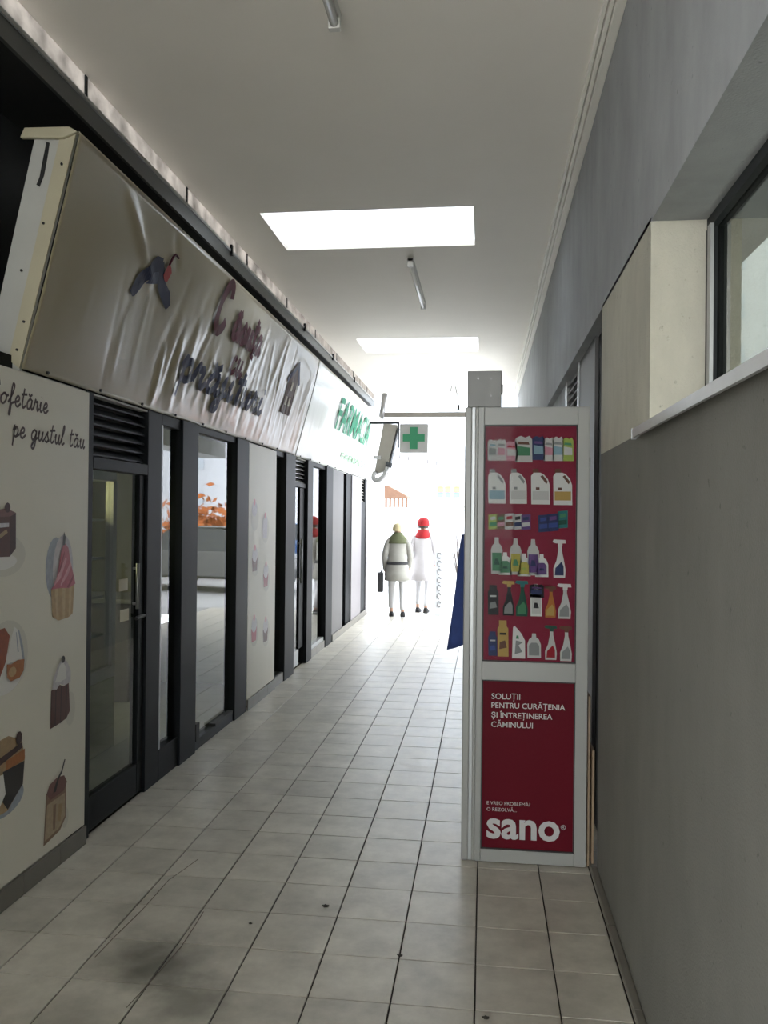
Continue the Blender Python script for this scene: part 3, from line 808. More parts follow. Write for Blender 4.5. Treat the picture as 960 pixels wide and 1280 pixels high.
def ban_poly(polys, nm, parent):
    """filled print on the wrinkled banner, as vertical strips that follow it"""
    mb = MB()
    for lv, (mm, poly) in enumerate(polys):
        P_ = np.array(poly, float); n = len(P_)
        ys = np.linspace(P_[:, 0].min(), P_[:, 0].max(), max(3, int(np.ptp(P_[:, 0]) / .025) + 2))
        prev = None
        for yv in ys:
            yv_ = min(max(yv, ys[0] + 1e-4), ys[-1] - 1e-4); hits = []
            for i in range(n):
                a, b = P_[i], P_[(i + 1) % n]
                if (a[0] - yv_) * (b[0] - yv_) < 0:
                    hits.append(a[1] + (b[1] - a[1]) * (yv_ - a[0]) / (b[0] - a[0]))
            if len(hits) < 2: prev = None; continue
            lo, hi = min(hits), max(hits)
            k_ = 9
            colm = [tuple(q) for q in ban([yv_] * k_, np.linspace(lo, hi, k_), .007 + .0018 * lv)]
            if prev is not None:
                mb.add(prev + colm, [(i, k_ + i, k_ + i + 1, i + 1) for i in range(k_ - 1)], PB[mm])
            prev = colm
    return mb.build(nm, None, parent, smooth=True)
ban_poly([('navy', [(4.34, .54), (4.38, .63), (4.57, .79), (4.66, .80), (4.68, .72), (4.60, .69), (4.50, .63), (4.46, .58), (4.40, .52)]),
          ('navy', [(4.60, .72), (4.67, .79), (4.74, .70), (4.86, .66), (4.90, .60), (4.86, .56), (4.76, .60), (4.68, .64)]),
          ('navy2', [(4.50, .62), (4.57, .70), (4.64, .72), (4.66, .66), (4.58, .64)]),
          ('cherry', [(4.70, .72), (4.72, .78), (4.76, .795), (4.80, .76), (4.79, .71), (4.74, .69)])], 'cake_print', s1)
mb, _ = script_text('', 0, 0, 1, 1, ban_mp(.013), PB['wine'])
mb.tube([tuple(ban(4.75, .79, .008)[0]), tuple(ban(4.77, .84, .008)[0]), tuple(ban(4.81, .865, .008)[0]), tuple(ban(4.86, .86, .008)[0])], .006, 6)
mb.build('cherry_stem', PB['wine'], s1)
mb, _ = script_text('C', 5.62, .64, .145, .075, ban_mp(.013), PB['wine'], xs=1.25, n=10); mb.build('lettering', None, s1)
mb, _ = script_text('ăsuța', 6.02, .66, .12, .06, ban_mp(.013), PB['wine'], xs=1.45, n=8); mb.build('lettering', None, s1)
mb, _ = script_text('cu', 6.15, .43, .11, .04, ban_mp(.013), PB['wine'], xs=1.4, n=8); mb.build('lettering', None, s1)
mb, _ = script_text('prăjituri', 5.25, .24, .125, .05, ban_mp(.013), PB['navy'], xs=2.4, n=8); mb.build('lettering', None, s1)
ban_poly([('brownish', [(7.95, .34), (7.98, .66), (8.18, .80), (8.30, .66), (8.28, .34)]), ('navy2', [(7.90, .64), (8.18, .86), (8.40, .66), (8.34, .63), (8.18, .78), (7.96, .61)]),
          ('cream', [(8.03, .42), (8.03, .50), (8.09, .50), (8.09, .42)]), ('cream', [(8.15, .42), (8.15, .50), (8.21, .50), (8.21, .42)]), ('cream', [(8.09, .56), (8.09, .64), (8.16, .64), (8.16, .56)])], 'house_print', s1)
s2 = banner('slanted_sign', 8.99, 14.7, 'banner_w', 'white pharmacy banner with green lettering at the far end', False)
V_, F_ = font_mesh('FARMACIA', .02)
def ban_font(txt, y0, v0, wid, h, mm, parent):
    V, Fs = font_mesh(txt, .02); mn, mx = V.min(0), V.max(0)
    mb = MB(); pts = ban(y0 + (V[:, 0] - mn[0]) / (mx[0] - mn[0]) * wid, v0 + (V[:, 1] - mn[1]) / (mx[1] - mn[1]) * h, .016)
    mb.add(pts, Fs); return mb.build('lettering', PB[mm], parent)
ban_font('FARMACIA', 10.7, .46, 2.9, .40, 'green', s2)
ban_font('FARMACIA', 11.6, .14, 2.5, .10, 'green2', s2)

# ------------------------------------------------------------------ cleaning products display
DY = 4.22; DX0, DX1 = -.102, .510; DZ = 2.268
ds = empty('advertising_display', (.2, DY, 0))
tag(ds, 'tall white framed advertising display for cleaning products', 'display')
MB().box(DX0 + .012, DX1 - .004, DY + .03, DY + .42, .012, DZ - .01).build('cabinet', M['alu'], ds, bevel=.004)
MB().box(DX0 + .02, DX1 - .02, DY + .04, DY + .40, .0005, .012).build('foot', M['black'], ds)
# front frame: wide left post, right stile, rails
MB().box(DX0, DX0 + .035, DY + .004, DY + .06, .004, DZ).build('corner_post', M['alu'], ds, bevel=.006)
MB().box(DX0 + .035, DX0 + .05, DY + .012, DY + .06, .004, DZ).build('corner_groove', M['alu_grey'], ds)
MB().box(DX0 + .05, DX0 + .066, DY + .003, DY + .06, .004, DZ).build('corner_bead', M['alu'], ds, bevel=.005)
MB().box(DX0 + .066, DX0 + .096, DY, DY + .05, .004, DZ).build('stile', M['alu'], ds, bevel=.003)
MB().box(DX1 - .058, DX1, DY, DY + .05, .004, DZ).build('stile', M['alu'], ds, bevel=.003)
FX0, FX1 = DX0 + .096, DX1 - .058
for (a, b) in ((.004, .066), (.908, 1.0), (2.178, DZ)):
    MB().box(FX0, FX1, DY + .0005, DY + .05, a, b).build('rail', M['alu'], ds, bevel=.003)
for (a, b) in ((.066, .908), (1.0, 2.178)):
    for (q0, q1, c, d) in ((FX0, FX0 + .006, a, b), (FX1 - .006, FX1, a, b), (FX0 + .006, FX1 - .006, a, a + .006), (FX0 + .006, FX1 - .006, b - .006, b)):
        MB().box(q0, q1, DY + .004, DY + .02, c, d).build('gasket', M['black'], ds)
p_low = MB().box(FX0 + .006, FX1 - .006, DY + .012, DY + .02, .072, .902).build('poster', M['red'], ds)
p_up = MB().box(FX0 + .006, FX1 - .006, DY + .012, DY + .02, 1.006, 2.172).build('poster', M['red2'], ds)
MB().box(DX1 - .004, DX1 + .008, DY + .03, DY + .05, 1.97, 2.02).build('latch', M['alu'], ds)
PYF = DY + .0118
def mp_low(a, b): return (FX0 + a, PYF, b)
LW = FX1 - FX0
def zl(yz): return .908 - (yz - 128) / (1045 - 128) * (.908 - .066)     # crop row -> height
def ul(xz): return (xz - 172) / 498 * LW
for txt, xa, xb_, yb_, bold in (('SOLUȚII', 225, 378, 232, .008), ('PENTRU CURĂȚENIA', 225, 617, 280, .008), ('ȘI ÎNTREȚINEREA', 225, 550, 333, .008), ('CĂMINULUI', 225, 447, 384, .008),
                                ('E VREO PROBLEMĂ?', 205, 437, 806, .0), ('O REZOLVĂ...', 205, 365, 840, .0), ('sano', 205, 595, 983, .026), ('®', 600, 626, 922, .0)):
    font_text(txt, ul(xa), zl(yb_), ul(xb_) - ul(xa), mp_low, bold).build('lettering', M['white_print'], p_low)
# product prints on the upper poster, placed in the rows of the poster
PC = {}
for nm, c in dict(white=(.62, .62, .60), off=(.48, .48, .46), green=(.05, .20, .10), dgreen=(.012, .07, .045), yellow=(.40, .36, .08), purple=(.10, .05, .17), navy=(.02, .03, .10), blue=(.03, .06, .22),
                  black=(.012, .012, .016), orange=(.38, .14, .03), amber=(.42, .28, .08), grey=(.22, .23, .23), pink=(.48, .22, .28), cyan=(.20, .32, .38), lime=(.30, .38, .08), red=(.30, .01, .02), teal=(.02, .14, .14), brown=(.12, .05, .03)).items():
    PC[nm] = mat('product_' + nm, tuple(q * .72 for q in c), .5, spec=.12)
UW, UH = FX1 - FX0, 1.178
def pu(x, y):
    xl = 172 - (y - 118) * 20 / 1040
    return FX0 + (x - xl) / 414 * UW, 2.178 - (y - 118) / 1048 * UH
def product(x0, y0, x1, y1, kind, c):
    """printed product between crop pixels (x0,y0)-(x1,y1); c = (body, label, cap)"""
    S = {
        'bag': [(0, [(0, 0), (1, 0), (1, .86), (.85, 1), (.6, .93), (.35, 1), (.12, .94), (0, .86)]), (1, [(.12, .25), (.88, .25), (.88, .55), (.12, .62)]), (2, [(.15, .68), (.85, .66), (.8, .76), (.2, .78)])],
        'can': [(0, [(0, 0), (1, 0), (1, .62), (.9, .8), (.68, .95), (.5, 1), (.14, 1), (0, .9)]), (2, [(.5, .88), (.62, .93), (.9, .72), (.82, .64)]), (1, [(.06, .14), (.94, .14), (.94, .42), (.06, .42)]), (2, [(.25, .46), (.45, .46), (.45, .54), (.25, .54)]), (2, [(.08, 1), (.42, 1), (.4, 1.12), (.1, 1.12)])],
        'bottle': [(0, [(0, 0), (1, 0), (1, .66), (.88, .78), (.7, .84), (.66, 1), (.34, 1), (.3, .84), (.12, .78), (0, .66)]), (1, [(.1, .08), (.9, .08), (.9, .58), (.1, .58)]), (2, [(.25, .25), (.75, .25), (.6, .42), (.35, .42)])],
        'short': [(0, [(0, 0), (1, 0), (1, .55), (.86, .76), (.66, .84), (.64, 1), (.36, 1), (.34, .84), (.14, .76), (0, .55)]), (1, [(.12, .1), (.88, .1), (.88, .5), (.7, .62), (.3, .62), (.12, .5)]), (2, [(.3, .28), (.7, .28), (.65, .38), (.35, .38)])],
        'spray': [(0, [(.05, 0), (.95, 0), (1, .2), (.88, .45), (.72, .72), (.72, .82), (.45, .82), (.45, .72), (.3, .45), (.05, .25)]), (1, [(.15, .06), (.85, .06), (.85, .3), (.68, .42), (.2, .25)]), (2, [(.42, .82), (.75, .82), (.78, .9), (1.05, .9), (1.0, .99), (.1, 1), (.0, .93), (.25, .9), (.42, .9)])],
        'aero': [(0, [(0, 0), (1, 0), (1, .78), (.85, .84), (.85, 1), (.15, 1), (.15, .84), (0, .78)]), (1, [(.15, .2), (.85, .25), (.7, .45), (.2, .4)]), (2, [(.2, .6), (.8, .6), (.8, .66), (.2, .66)])],
        'box': [(0, [(0, 0), (1, .06), (1, 1), (0, .95)]), (1, [(.1, .2), (.9, .25), (.9, .5), (.1, .45)]), (2, [(.2, .6), (.8, .65), (.8, .85), (.2, .8)])],
        'duck': [(0, [(0, 0), (1, 0), (1, .55), (.75, .75), (.45, .9), (.2, 1), (.1, .95), (.05, .6)]), (1, [(.2, .12), (.8, .2), (.5, .4), (.85, .5), (.3, .55)]), (2, [(.3, .6), (.55, .6), (.5, .7), (.35, .7)])],
    }
    mb = MB()
    for lv, (ci, poly) in enumerate(S[kind]):
        pts = []
        for (a, b) in poly:
            X, Z = pu(x0 + a * (x1 - x0), y1 + b * (y0 - y1)); pts.append((X, PYF - .0002 - .0004 * lv, Z))
        mb.add(pts, [tuple(range(len(pts)))], PC[c[ci]])
    mb.build('product_print', None, p_up)
for a in [(186, 180, 228, 275, 'bag', ('off', 'grey', 'cyan')), (226, 178, 268, 275, 'bag', ('off', 'pink', 'grey')), (266, 188, 318, 275, 'bag', ('pink', 'off', 'red')), (384, 165, 440, 272, 'bag', ('navy', 'cyan', 'purple')),
          (308, 165, 384, 282, 'bag', ('off', 'green', 'brown')), (434, 172, 480, 276, 'bag', ('off', 'pink', 'grey')), (474, 168, 522, 276, 'bag', ('off', 'cyan', 'grey')), (518, 172, 566, 276, 'bag', ('lime', 'off', 'green')),
          (186, 328, 264, 466, 'can', ('white', 'cyan', 'grey')), (282, 328, 358, 466, 'can', ('white', 'off', 'grey')), (378, 328, 460, 468, 'can', ('white', 'off', 'brown')), (476, 328, 558, 470, 'can', ('white', 'amber', 'brown')),
          (186, 512, 226, 582, 'box', ('lime', 'green', 'off')), (222, 512, 262, 582, 'box', ('brown', 'pink', 'green')), (258, 508, 302, 582, 'box', ('off', 'brown', 'red')), (298, 510, 336, 582, 'box', ('off', 'navy', 'black')), (332, 512, 374, 582, 'box', ('purple', 'off', 'navy')),
          (408, 512, 452, 592, 'box', ('navy', 'blue', 'blue')), (448, 506, 498, 588, 'box', ('navy', 'blue', 'purple')), (494, 494, 538, 574, 'box', ('teal', 'dgreen', 'green')),
          (196, 616, 248, 778, 'bottle', ('off', 'green', 'dgreen')), (280, 620, 332, 780, 'bottle', ('off', 'yellow', 'green')), (358, 622, 410, 782, 'bottle', ('off', 'purple', 'navy')),
          (230, 682, 288, 782, 'short', ('white', 'green', 'dgreen')), (314, 686, 372, 786, 'short', ('white', 'yellow', 'lime')), (392, 688, 450, 788, 'short', ('white', 'purple', 'navy')), (470, 622, 526, 790, 'spray', ('white', 'navy', 'white')),
          (180, 828, 228, 960, 'aero', ('black', 'grey', 'off')), (244, 808, 298, 962, 'spray', ('black', 'grey', 'amber')), (302, 806, 358, 964, 'spray', ('dgreen', 'green', 'teal')), (370, 820, 420, 962, 'bottle', ('white', 'off', 'black')), (366, 820, 430, 880, 'bag', ('black', 'navy', 'purple')),
          (432, 828, 482, 966, 'spray', ('orange', 'amber', 'brown')), (488, 816, 548, 970, 'spray', ('off', 'grey', 'white')),
          (180, 1034, 220, 1142, 'aero', ('navy', 'blue', 'off')), (222, 984, 270, 1144, 'aero', ('amber', 'brown', 'black')), (286, 1006, 344, 1150, 'duck', ('white', 'grey', 'green')), (354, 1038, 414, 1146, 'short', ('off', 'grey', 'grey')),
          (430, 1000, 484, 1152, 'spray', ('off', 'red', 'dgreen')), (496, 1002, 550, 1156, 'spray', ('off', 'grey', 'brown'))]:
    product(*a)
# clear sheet over the upper poster
MB().box(FX0 + .006, FX1 - .006, DY + .0055, DY + .0075, 1.006, 2.172).build('cover_pane', glass_mat('cover_acrylic', (.97, .97, .97), 1.12), ds)

gb = empty('steel_box', (0, DY + .1, DZ + .001))
tag(gb, 'grey steel box standing on top of the advertising display', 'box')
MB().box(-.092, .078, DY + .02, DY + .20, DZ + .001, DZ + .185).build('casing', M['box_grey'], gb, bevel=.004)
for (a, b) in ((-.04, .145), (.025, .145), (.025, .06)):
    MB().tube([(a, DY + .02, DZ + b), (a, DY + .0165, DZ + b)], .005, 8).build('screw', M['steel'], gb)
MB().box(.079, .085, DY + .05, DY + .12, DZ + .08, DZ + .12).build('hinge', M['steel'], gb)

# boards in the slot between display and wall
for i, (x, y0, h, t, lb) in enumerate(((.5165, 4.245, .84, .012, 'tall thin wooden board in the gap beside the display'), (.535, 4.22, .58, .012, 'short thin wooden board against the grey wall'))):
    b = boxobj('wooden_board', x, x + t, y0, y0 + .34, 0.0225 if i else .0008, h, M['wood'], bevel=.002)
    tag(b, lb, 'board')

# blue jacket hanging at the back left edge of the display
jk = empty('hanging_jacket', (-.1, DY + .48, 1.6))
tag(jk, 'navy blue jacket hanging behind the advertising display', 'jacket')
rg = []
for t in np.linspace(0, 1, 16):
    z = 1.62 - t * .60
    wx = .05 + .062 * t ** .8; wy = .045 + .02 * t
    cx = -.075 - .012 * t
    rg.append([(cx + wx * math.cos(a) * (1 + .09 * math.sin(5 * a + 3 * t)), DY + .525 + wy * math.sin(a) * (1 + .12 * math.sin(4 * a + 1)), z + .05 * t * math.cos(a) ) for a in np.linspace(0, 2 * math.pi, 28, endpoint=False)])
MB().rings(rg).build('body', M['blue_cloth'], jk, smooth=True)
MB().tube([(-.03, DY + .50, 1.6), (.03, DY + .51, 1.45), (.05, DY + .51, 1.2), (.05, DY + .51, 1.05)], [.04, .042, .038, .034], 12).build('sleeve', M['blue_cloth'], jk, smooth=True)
MB().tube([(-.075, DY + .50, 1.615), (-.075, DY + .50, 1.66), (-.06, DY + .46, 1.68), (-.06, DY + .4215, 1.67)], .006, 8).build('loop', M['black'], jk)

# ------------------------------------------------------------------ ceiling lamps
def lamp(name, x, y0, y1, label, drop=.03):
    o = empty(name, (x, (y0 + y1) / 2, ZC)); tag(o, label, 'lamp', 'fluorescent ceiling lamps')
    MB().prism([(x - .028, ZC - .001), (x + .028, ZC - .001), (x + .020, ZC - drop), (x - .020, ZC - drop)], 'y', y0, y1).build('body', M['lampbody'], o, bevel=.002)
    MB().tube([(x, y0 + .03, ZC - drop - .022), (x, y1 - .03, ZC - drop - .022)], .019, 12).build('tube', M['tube'], o, smooth=True)
    for (a, b) in ((y0, y0 + .035), (y1 - .035, y1)):
        MB().box(x - .026, x + .026, a, b, ZC - drop - .045, ZC - .001).build('end_cap', M['lampbody'], o, bevel=.004)
    return o
lamp('ceiling_lamp', -.645, 7.05, 8.55, 'slim fluorescent lamp between the two skylights')
lamp('ceiling_lamp', -.668, 2.25, 3.60, 'slim fluorescent lamp cut by the top picture edge')
hk = empty('hanging_wire', (-.45, 12.0, ZC)); tag(hk, 'bent wire hanging from the ceiling near the far opening', 'wire')
MB().tube([(-.50, 12, 3.50), (-.49, 12, 3.57), (-.455, 12, 3.60), (-.43, 12, 3.56), (-.40, 12, 3.42), (-.388, 12, 3.30)], .007, 8).build('wire', M['steel'], hk, smooth=True)
MB().tube([(-.455, 12, 3.60), (-.455, 12, ZC)], .004, 6).build('drop', M['steel'], hk)
MB().tube([(-.388, 12, 3.31), (-.388, 12, 3.24)], [.016, .022], 10).build('socket', M['black'], hk)

# ------------------------------------------------------------------ far end: portal bar, pole, pharmacy cross, air conditioner
pf = empty('trim_5', (-1.8, 15.05, 3.5)); tag(pf, 'pale horizontal portal bar across the passage end', 'bar', kind='structure')
MB().box(-1.83, .62, 15.02, 15.10, 3.50, 3.585).build('bar', M['skirting'], pf)
MB().tube([(-1.86, 14.86, 3.45), (-1.785, 14.86, 3.90)], .05, 12).build('pole', M['steel'], pf, smooth=True)
cs = empty('pharmacy_sign', (-1.1, 13.0, 2.9)); tag(cs, 'square projecting pharmacy sign with a green cross', 'sign')
MB().box(-1.325, -.885, 12.98, 13.06, 2.703, 3.15).build('light_box', mat('sign_face', (.34, .33, .32), .5, var=.03), cs, bevel=.006)
ZM, XM = 2.93, -1.105
cr = [(-.06, .17), (.06, .17), (.06, .06), (.17, .06), (.17, -.055), (.06, -.055), (.06, -.17), (-.06, -.17), (-.06, -.055), (-.17, -.055), (-.17, .06), (-.06, .06)]
MB().prism([(XM + a, ZM + b) for a, b in cr], 'y', 12.972, 12.979).build('cross', mat('green_cross', (.012, .17, .075), .4), cs)
MB().prism([(XM + a, ZM + b) for a, b in cr], 'y', 13.061, 13.068).build('cross', M['banner_w'], cs)
MB().box(-1.36, -1.335, 13.0, 13.04, 2.78, 3.18).build('bracket', M['anthracite_light'], cs)
MB().box(-1.80, -1.335, 13.0, 13.04, 3.155, 3.185).build('bracket_arm', M['anthracite_light'], cs)
ac = empty('air_conditioner', (-1.75, 14.8, 2.5)); tag(ac, 'pale outdoor cooling unit mounted past the pharmacy banner', 'air conditioner')
MB().prism([(-1.96, 2.45), (-1.72, 2.52), (-1.54, 3.33), (-1.80, 3.36)], 'y', 14.75, 15.0).build('casing', M['skirting'], ac, bevel=.015)
MB().prism([(-1.70, 2.55), (-1.685, 2.55), (-1.525, 3.28), (-1.54, 3.28)], 'y', 14.74, 14.97).build('trim', M['anthracite_light'], ac)
MB().box(-2.5, -1.83, 14.701, 14.749, 2.72, 2.78).build('bracket', M['steel'], ac)
hs = [(-1.70, 14.74, 2.62), (-1.72, 14.72, 2.52), (-1.80, 14.72, 2.40), (-1.90, 14.72, 2.34), (-1.97, 14.74, 2.40), (-1.94, 14.76, 2.50)]
MB().tube([tuple(p) for p in smooth_line(hs, 6)], .045, 10).build('hose', M['steel'], ac, smooth=True)
MB().tube([(-1.70, 14.74, 2.58), (-1.68, 14.74, 2.66)], .06, 12).build('hose_collar', M['anthracite_light'], ac, smooth=True)

# ------------------------------------------------------------------ inside the confectionery
cb = empty('display_fridge', (-2.9, 5.2, 0)); tag(cb, 'white framed glass fridge inside the confectionery', 'fridge')
bx0, bx1, by0, by1 = -3.4, -2.7, 4.55, 5.93
fr = M['alu']
MB().box(bx0, bx1, by0, by1, .0, .52).build('base', M['room_wall'], cb, bevel=.01)
MB().box(bx0, bx1, by0, by1, 1.95, 2.1).build('header', fr, cb, bevel=.01)
MB().box(bx0, bx0 + .04, by0, by1, .52, 1.95).build('back', M['room_wall'], cb)
for (a, b) in ((by0, by0 + .06), (by1 - .06, by1), (5.24, 5.29)):
    MB().box(bx1 - .06, bx1, a, b, .52, 1.95).build('stile', fr, cb)
MB().box(bx1 - .06, bx1, by0 + .06, by1 - .06, .52, .60).build('bottom_rail', fr, cb)
MB().box(bx1 - .03, bx1 - .024, by0 + .06, by1 - .06, .52, 1.95).build('pane', M['glass'], cb)
shs = [.54, .82, 1.10, 1.38, 1.66]
for z in shs:
    MB().box(bx0 + .05, bx1 - .08, by0 + .03, by1 - .03, z, z + .015).build('shelf', M['alu_grey'], cb)
MB().box(bx0 + .2, bx0 + .25, by0 + .1, by1 - .1, 1.90, 1.93).build('lamp_strip', emit_mat('fridge_light', (1, .9, .5), 60.0), cb)
cakem = [mat('cake_cream', (.6, .5, .3), .6), mat('cake_chocolate', (.10, .04, .02), .5), mat('cake_fruit', (.42, .12, .05), .5), mat('cake_green', (.25, .32, .10), .6)]
cnt = 0
for si, z in enumerate(shs):
    for j in range(4):
        y = by0 + .22 + j * .32; rr = .085 + .02 * ((si + j) % 3 == 0); h = .07 + .03 * ((si * 2 + j) % 3)
        o = empty('cake', (-3.0, y, z + .0155))
        tag(o, '%s round cake on the %s fridge shelf' % (['cream', 'chocolate', 'fruit topped', 'green glazed'][(si + j) % 4], ['lowest', 'second', 'middle', 'fourth', 'top'][si]), 'cake', 'cakes in the confectionery fridge')
        mb = MB(); n = 20
        pf_ = [(0.001, 0), (rr, 0), (rr, h * .8), (rr * .9, h), (0.001, h)]
        mb.rings([[(a * math.cos(t), a * math.sin(t), b) for t in np.linspace(0, 2 * math.pi, n, endpoint=False)] for a, b in pf_], caps=False)
        mb.build('sponge', cakem[(si + j) % 4], o, local=True, smooth=False)
        MB().tube([(0, 0, h), (0, 0, h + .03), (0, 0, h + .045)], [.03, .022, .004], 10).build('topping', cakem[(si + j + 2) % 4], o, local=True, smooth=True)
ct = empty('shop_counter', (-4.4, 7.2, 0)); tag(ct, 'pale shop counter standing inside the confectionery', 'counter')
MB().box(-5.0, -3.2, 7.3, 7.9, 0, .9).build('body', M['panel_mauve'], ct, bevel=.01)
MB().box(-5.05, -3.15, 7.25, 7.95, .9, .94).build('worktop', M['alu'], ct, bevel=.005)
for nm, yy_, lb in (('added_shop_lamp', 5.6, 'unseen round ceiling lamp added to light the confectionery'), ('added_shop_lamp', 11.4, 'unseen round ceiling lamp added to light the pharmacy')):  # lamps added to brighten the shop interiors, no fitting in view
    o = empty(nm, (-4.2, yy_, 2.75)); tag(o, lb, 'lamp')
    MB().tube([(-4.2, yy_, 2.749), (-4.2, yy_, 2.71)], .18, 20).build('base', M['alu'], o)
    MB().tube([(-4.2, yy_, 2.71), (-4.2, yy_, 2.67), (-4.2, yy_, 2.655)], [.16, .15, .08], 20).build('diffuser', emit_mat('lamp_glow', (1, .92, .6), 45.0), o)
# pharmacy shelving
ph = empty('pharmacy_shelf', (-4.6, 11.4, 0)); tag(ph, 'white shelving unit inside the pharmacy', 'shelf')
for yq in (9.2, 10.7, 12.2, 13.7):
    MB().box(-4.9, -4.5, yq, yq + .04, 0, 2.2).build('upright', M['alu'], ph)
for z in (.1, .55, 1.0, 1.45, 1.9):
    MB().box(-4.9, -4.5, 9.24, 13.7, z, z + .03).build('shelf_board', M['alu'], ph)

# ------------------------------------------------------------------ street outside
st = boxobj('floor_street', -40, 40, YEND + .001, 75, -.15, -.01, M['pavement'])
tag(st, 'pale bright pavement outside the passage', 'pavement', kind='structure')
st2 = boxobj('floor_rear', -40, 40, -60, YB - .001, -.15, -.01, M['bounce_ground'])
st3 = boxobj('floor_added_courtyard', -40, -2.13, YB, YS - .01, -.15, -.01, M['bounce_ground'])  # unseen courtyard ground, added to bring daylight into the near end
tag(st3, 'pale courtyard ground added behind the viewer to light the passage', 'pavement', kind='structure')
tag(st2, 'pale pavement behind the viewer', 'pavement', kind='structure')
# low white house across the street
hb = empty('white_building', (-3, 40, 0)); tag(hb, 'low white building across the street with coloured awning windows', 'building')
MB().prism([(-9, 0), (9, 0), (9, 3.6), (-2.2, 4.1), (-5.0, 4.6), (-9, 4.6)], 'y', 40, 46).build('wall', M['white_wall'], hb)
WM = [mat('window_blue', (.10, .16, .3), .4), mat('awning_orange', (.45, .2, .08), .6), mat('awning_yellow', (.55, .5, .15), .6)]
for i in range(3):
    x = -2.25 + i * .36 + (.06 if i == 2 else 0)
    wd = MB().box(x, x + .28, 39.95, 39.999, 2.62, 2.86).build('window', WM[0], hb)
    MB().box(x, x + .28, 39.9, 39.949, 2.87, 3.12).build('awning', WM[1], wd)
    MB().box(x, x + .28, 39.86, 39.949, 3.13, 3.40).build('shutter', WM[2], wd)
MB().box(-2.3, 3, 39.8, 39.999, 2.25, 2.32).build('ledge', M['wall_pale'], hb)
MB().box(-1.4, 3, 39.7, 39.999, 2.05, 2.14).build('ledge', M['wall_pale'], hb)
for i in range(7):
    MB().tube([(-5 + i * .45, 40.1, 4.58 - i * .07), (-5 + i * .45, 40.1, 4.78 - i * .07)], .05, 6).build('finial', M['panel_grey'], hb)
# tall pale apartment block behind it, added to cut sky light at the far end
tb = empty('added_apartment_block', (0, 52, 0)); tag(tb, 'tall pale apartment block added to block sky behind the low white building', 'building')
MB().box(-24, 24, 52, 62, 0, 23).build('wall', M['white_wall'], tb)
MB().box(-24.2, 24.2, 51.7, 62, 23, 23.4).build('cornice', M['white_wall'], tb)
wg = mat('pale_window', (.45, .50, .56), .3)
fw_ = None
for fl_ in range(7):
    for c_ in range(14):
        if fw_ is None:
            fw_ = MB().box(0, 1.5, 51.93, 51.999, 0, 1.5).build('window', wg, tb, local=True)
            fw_.data.transform(Matrix.Translation((0, -52, 0))); q = fw_
        else:
            q = dup(fw_, tb)
        q.location = (-22.6 + c_ * 3.3, 0, 1.6 + fl_ * 3.0)
# brown roofed kiosk
kk = empty('wooden_kiosk', (-3.1, 30, 0)); tag(kk, 'small wooden kiosk with brown tiled roof across the street', 'kiosk')
MB().prism([(-3.55, 2.36), (-2.72, 2.36), (-2.80, 2.46), (-3.45, 2.80), (-3.55, 2.80)], 'y', 29.6, 31.2).build('roof', M['brown_roof'], kk)
for i in range(6):
    MB().box(-3.53 + i * .145, -3.53 + i * .145 + .085, 29.62, 29.66, 2.02, 2.36).build('slat', M['brown_roof'], kk)
for (a, b) in ((-3.53, 29.7), (-2.78, 29.7), (-3.53, 31.0), (-2.78, 31.0)):
    MB().box(a, a + .06, b, b + .06, 0, 2.36).build('post', M['white_wall'], kk)
MB().box(-3.5, -2.75, 29.8, 31.0, 0, 1.9).build('body', M['white_wall'], kk)
# pavement sign beside the walkers
sg = empty('pavement_sign', (-.77, 14.57, 0)); tag(sg, 'narrow grey patterned pavement sign beside the walkers', 'sign')
MB().box(-.84, -.70, 14.55, 14.59, .0005, 1.10).build('board', M['white_wall'], sg, bevel=.004)
gm = mat('faded_grey_print', (.20, .20, .21), .7)
for i in range(7):
    z = 1.04 - i * .14
    MB().tube([(-.77 + .03 * math.cos(t), 14.542, z + .05 * math.sin(t)) for t in np.linspace(.3, 5.6 - .4 * (i % 3), 9)], .009, 6).build('mark', gm, sg)

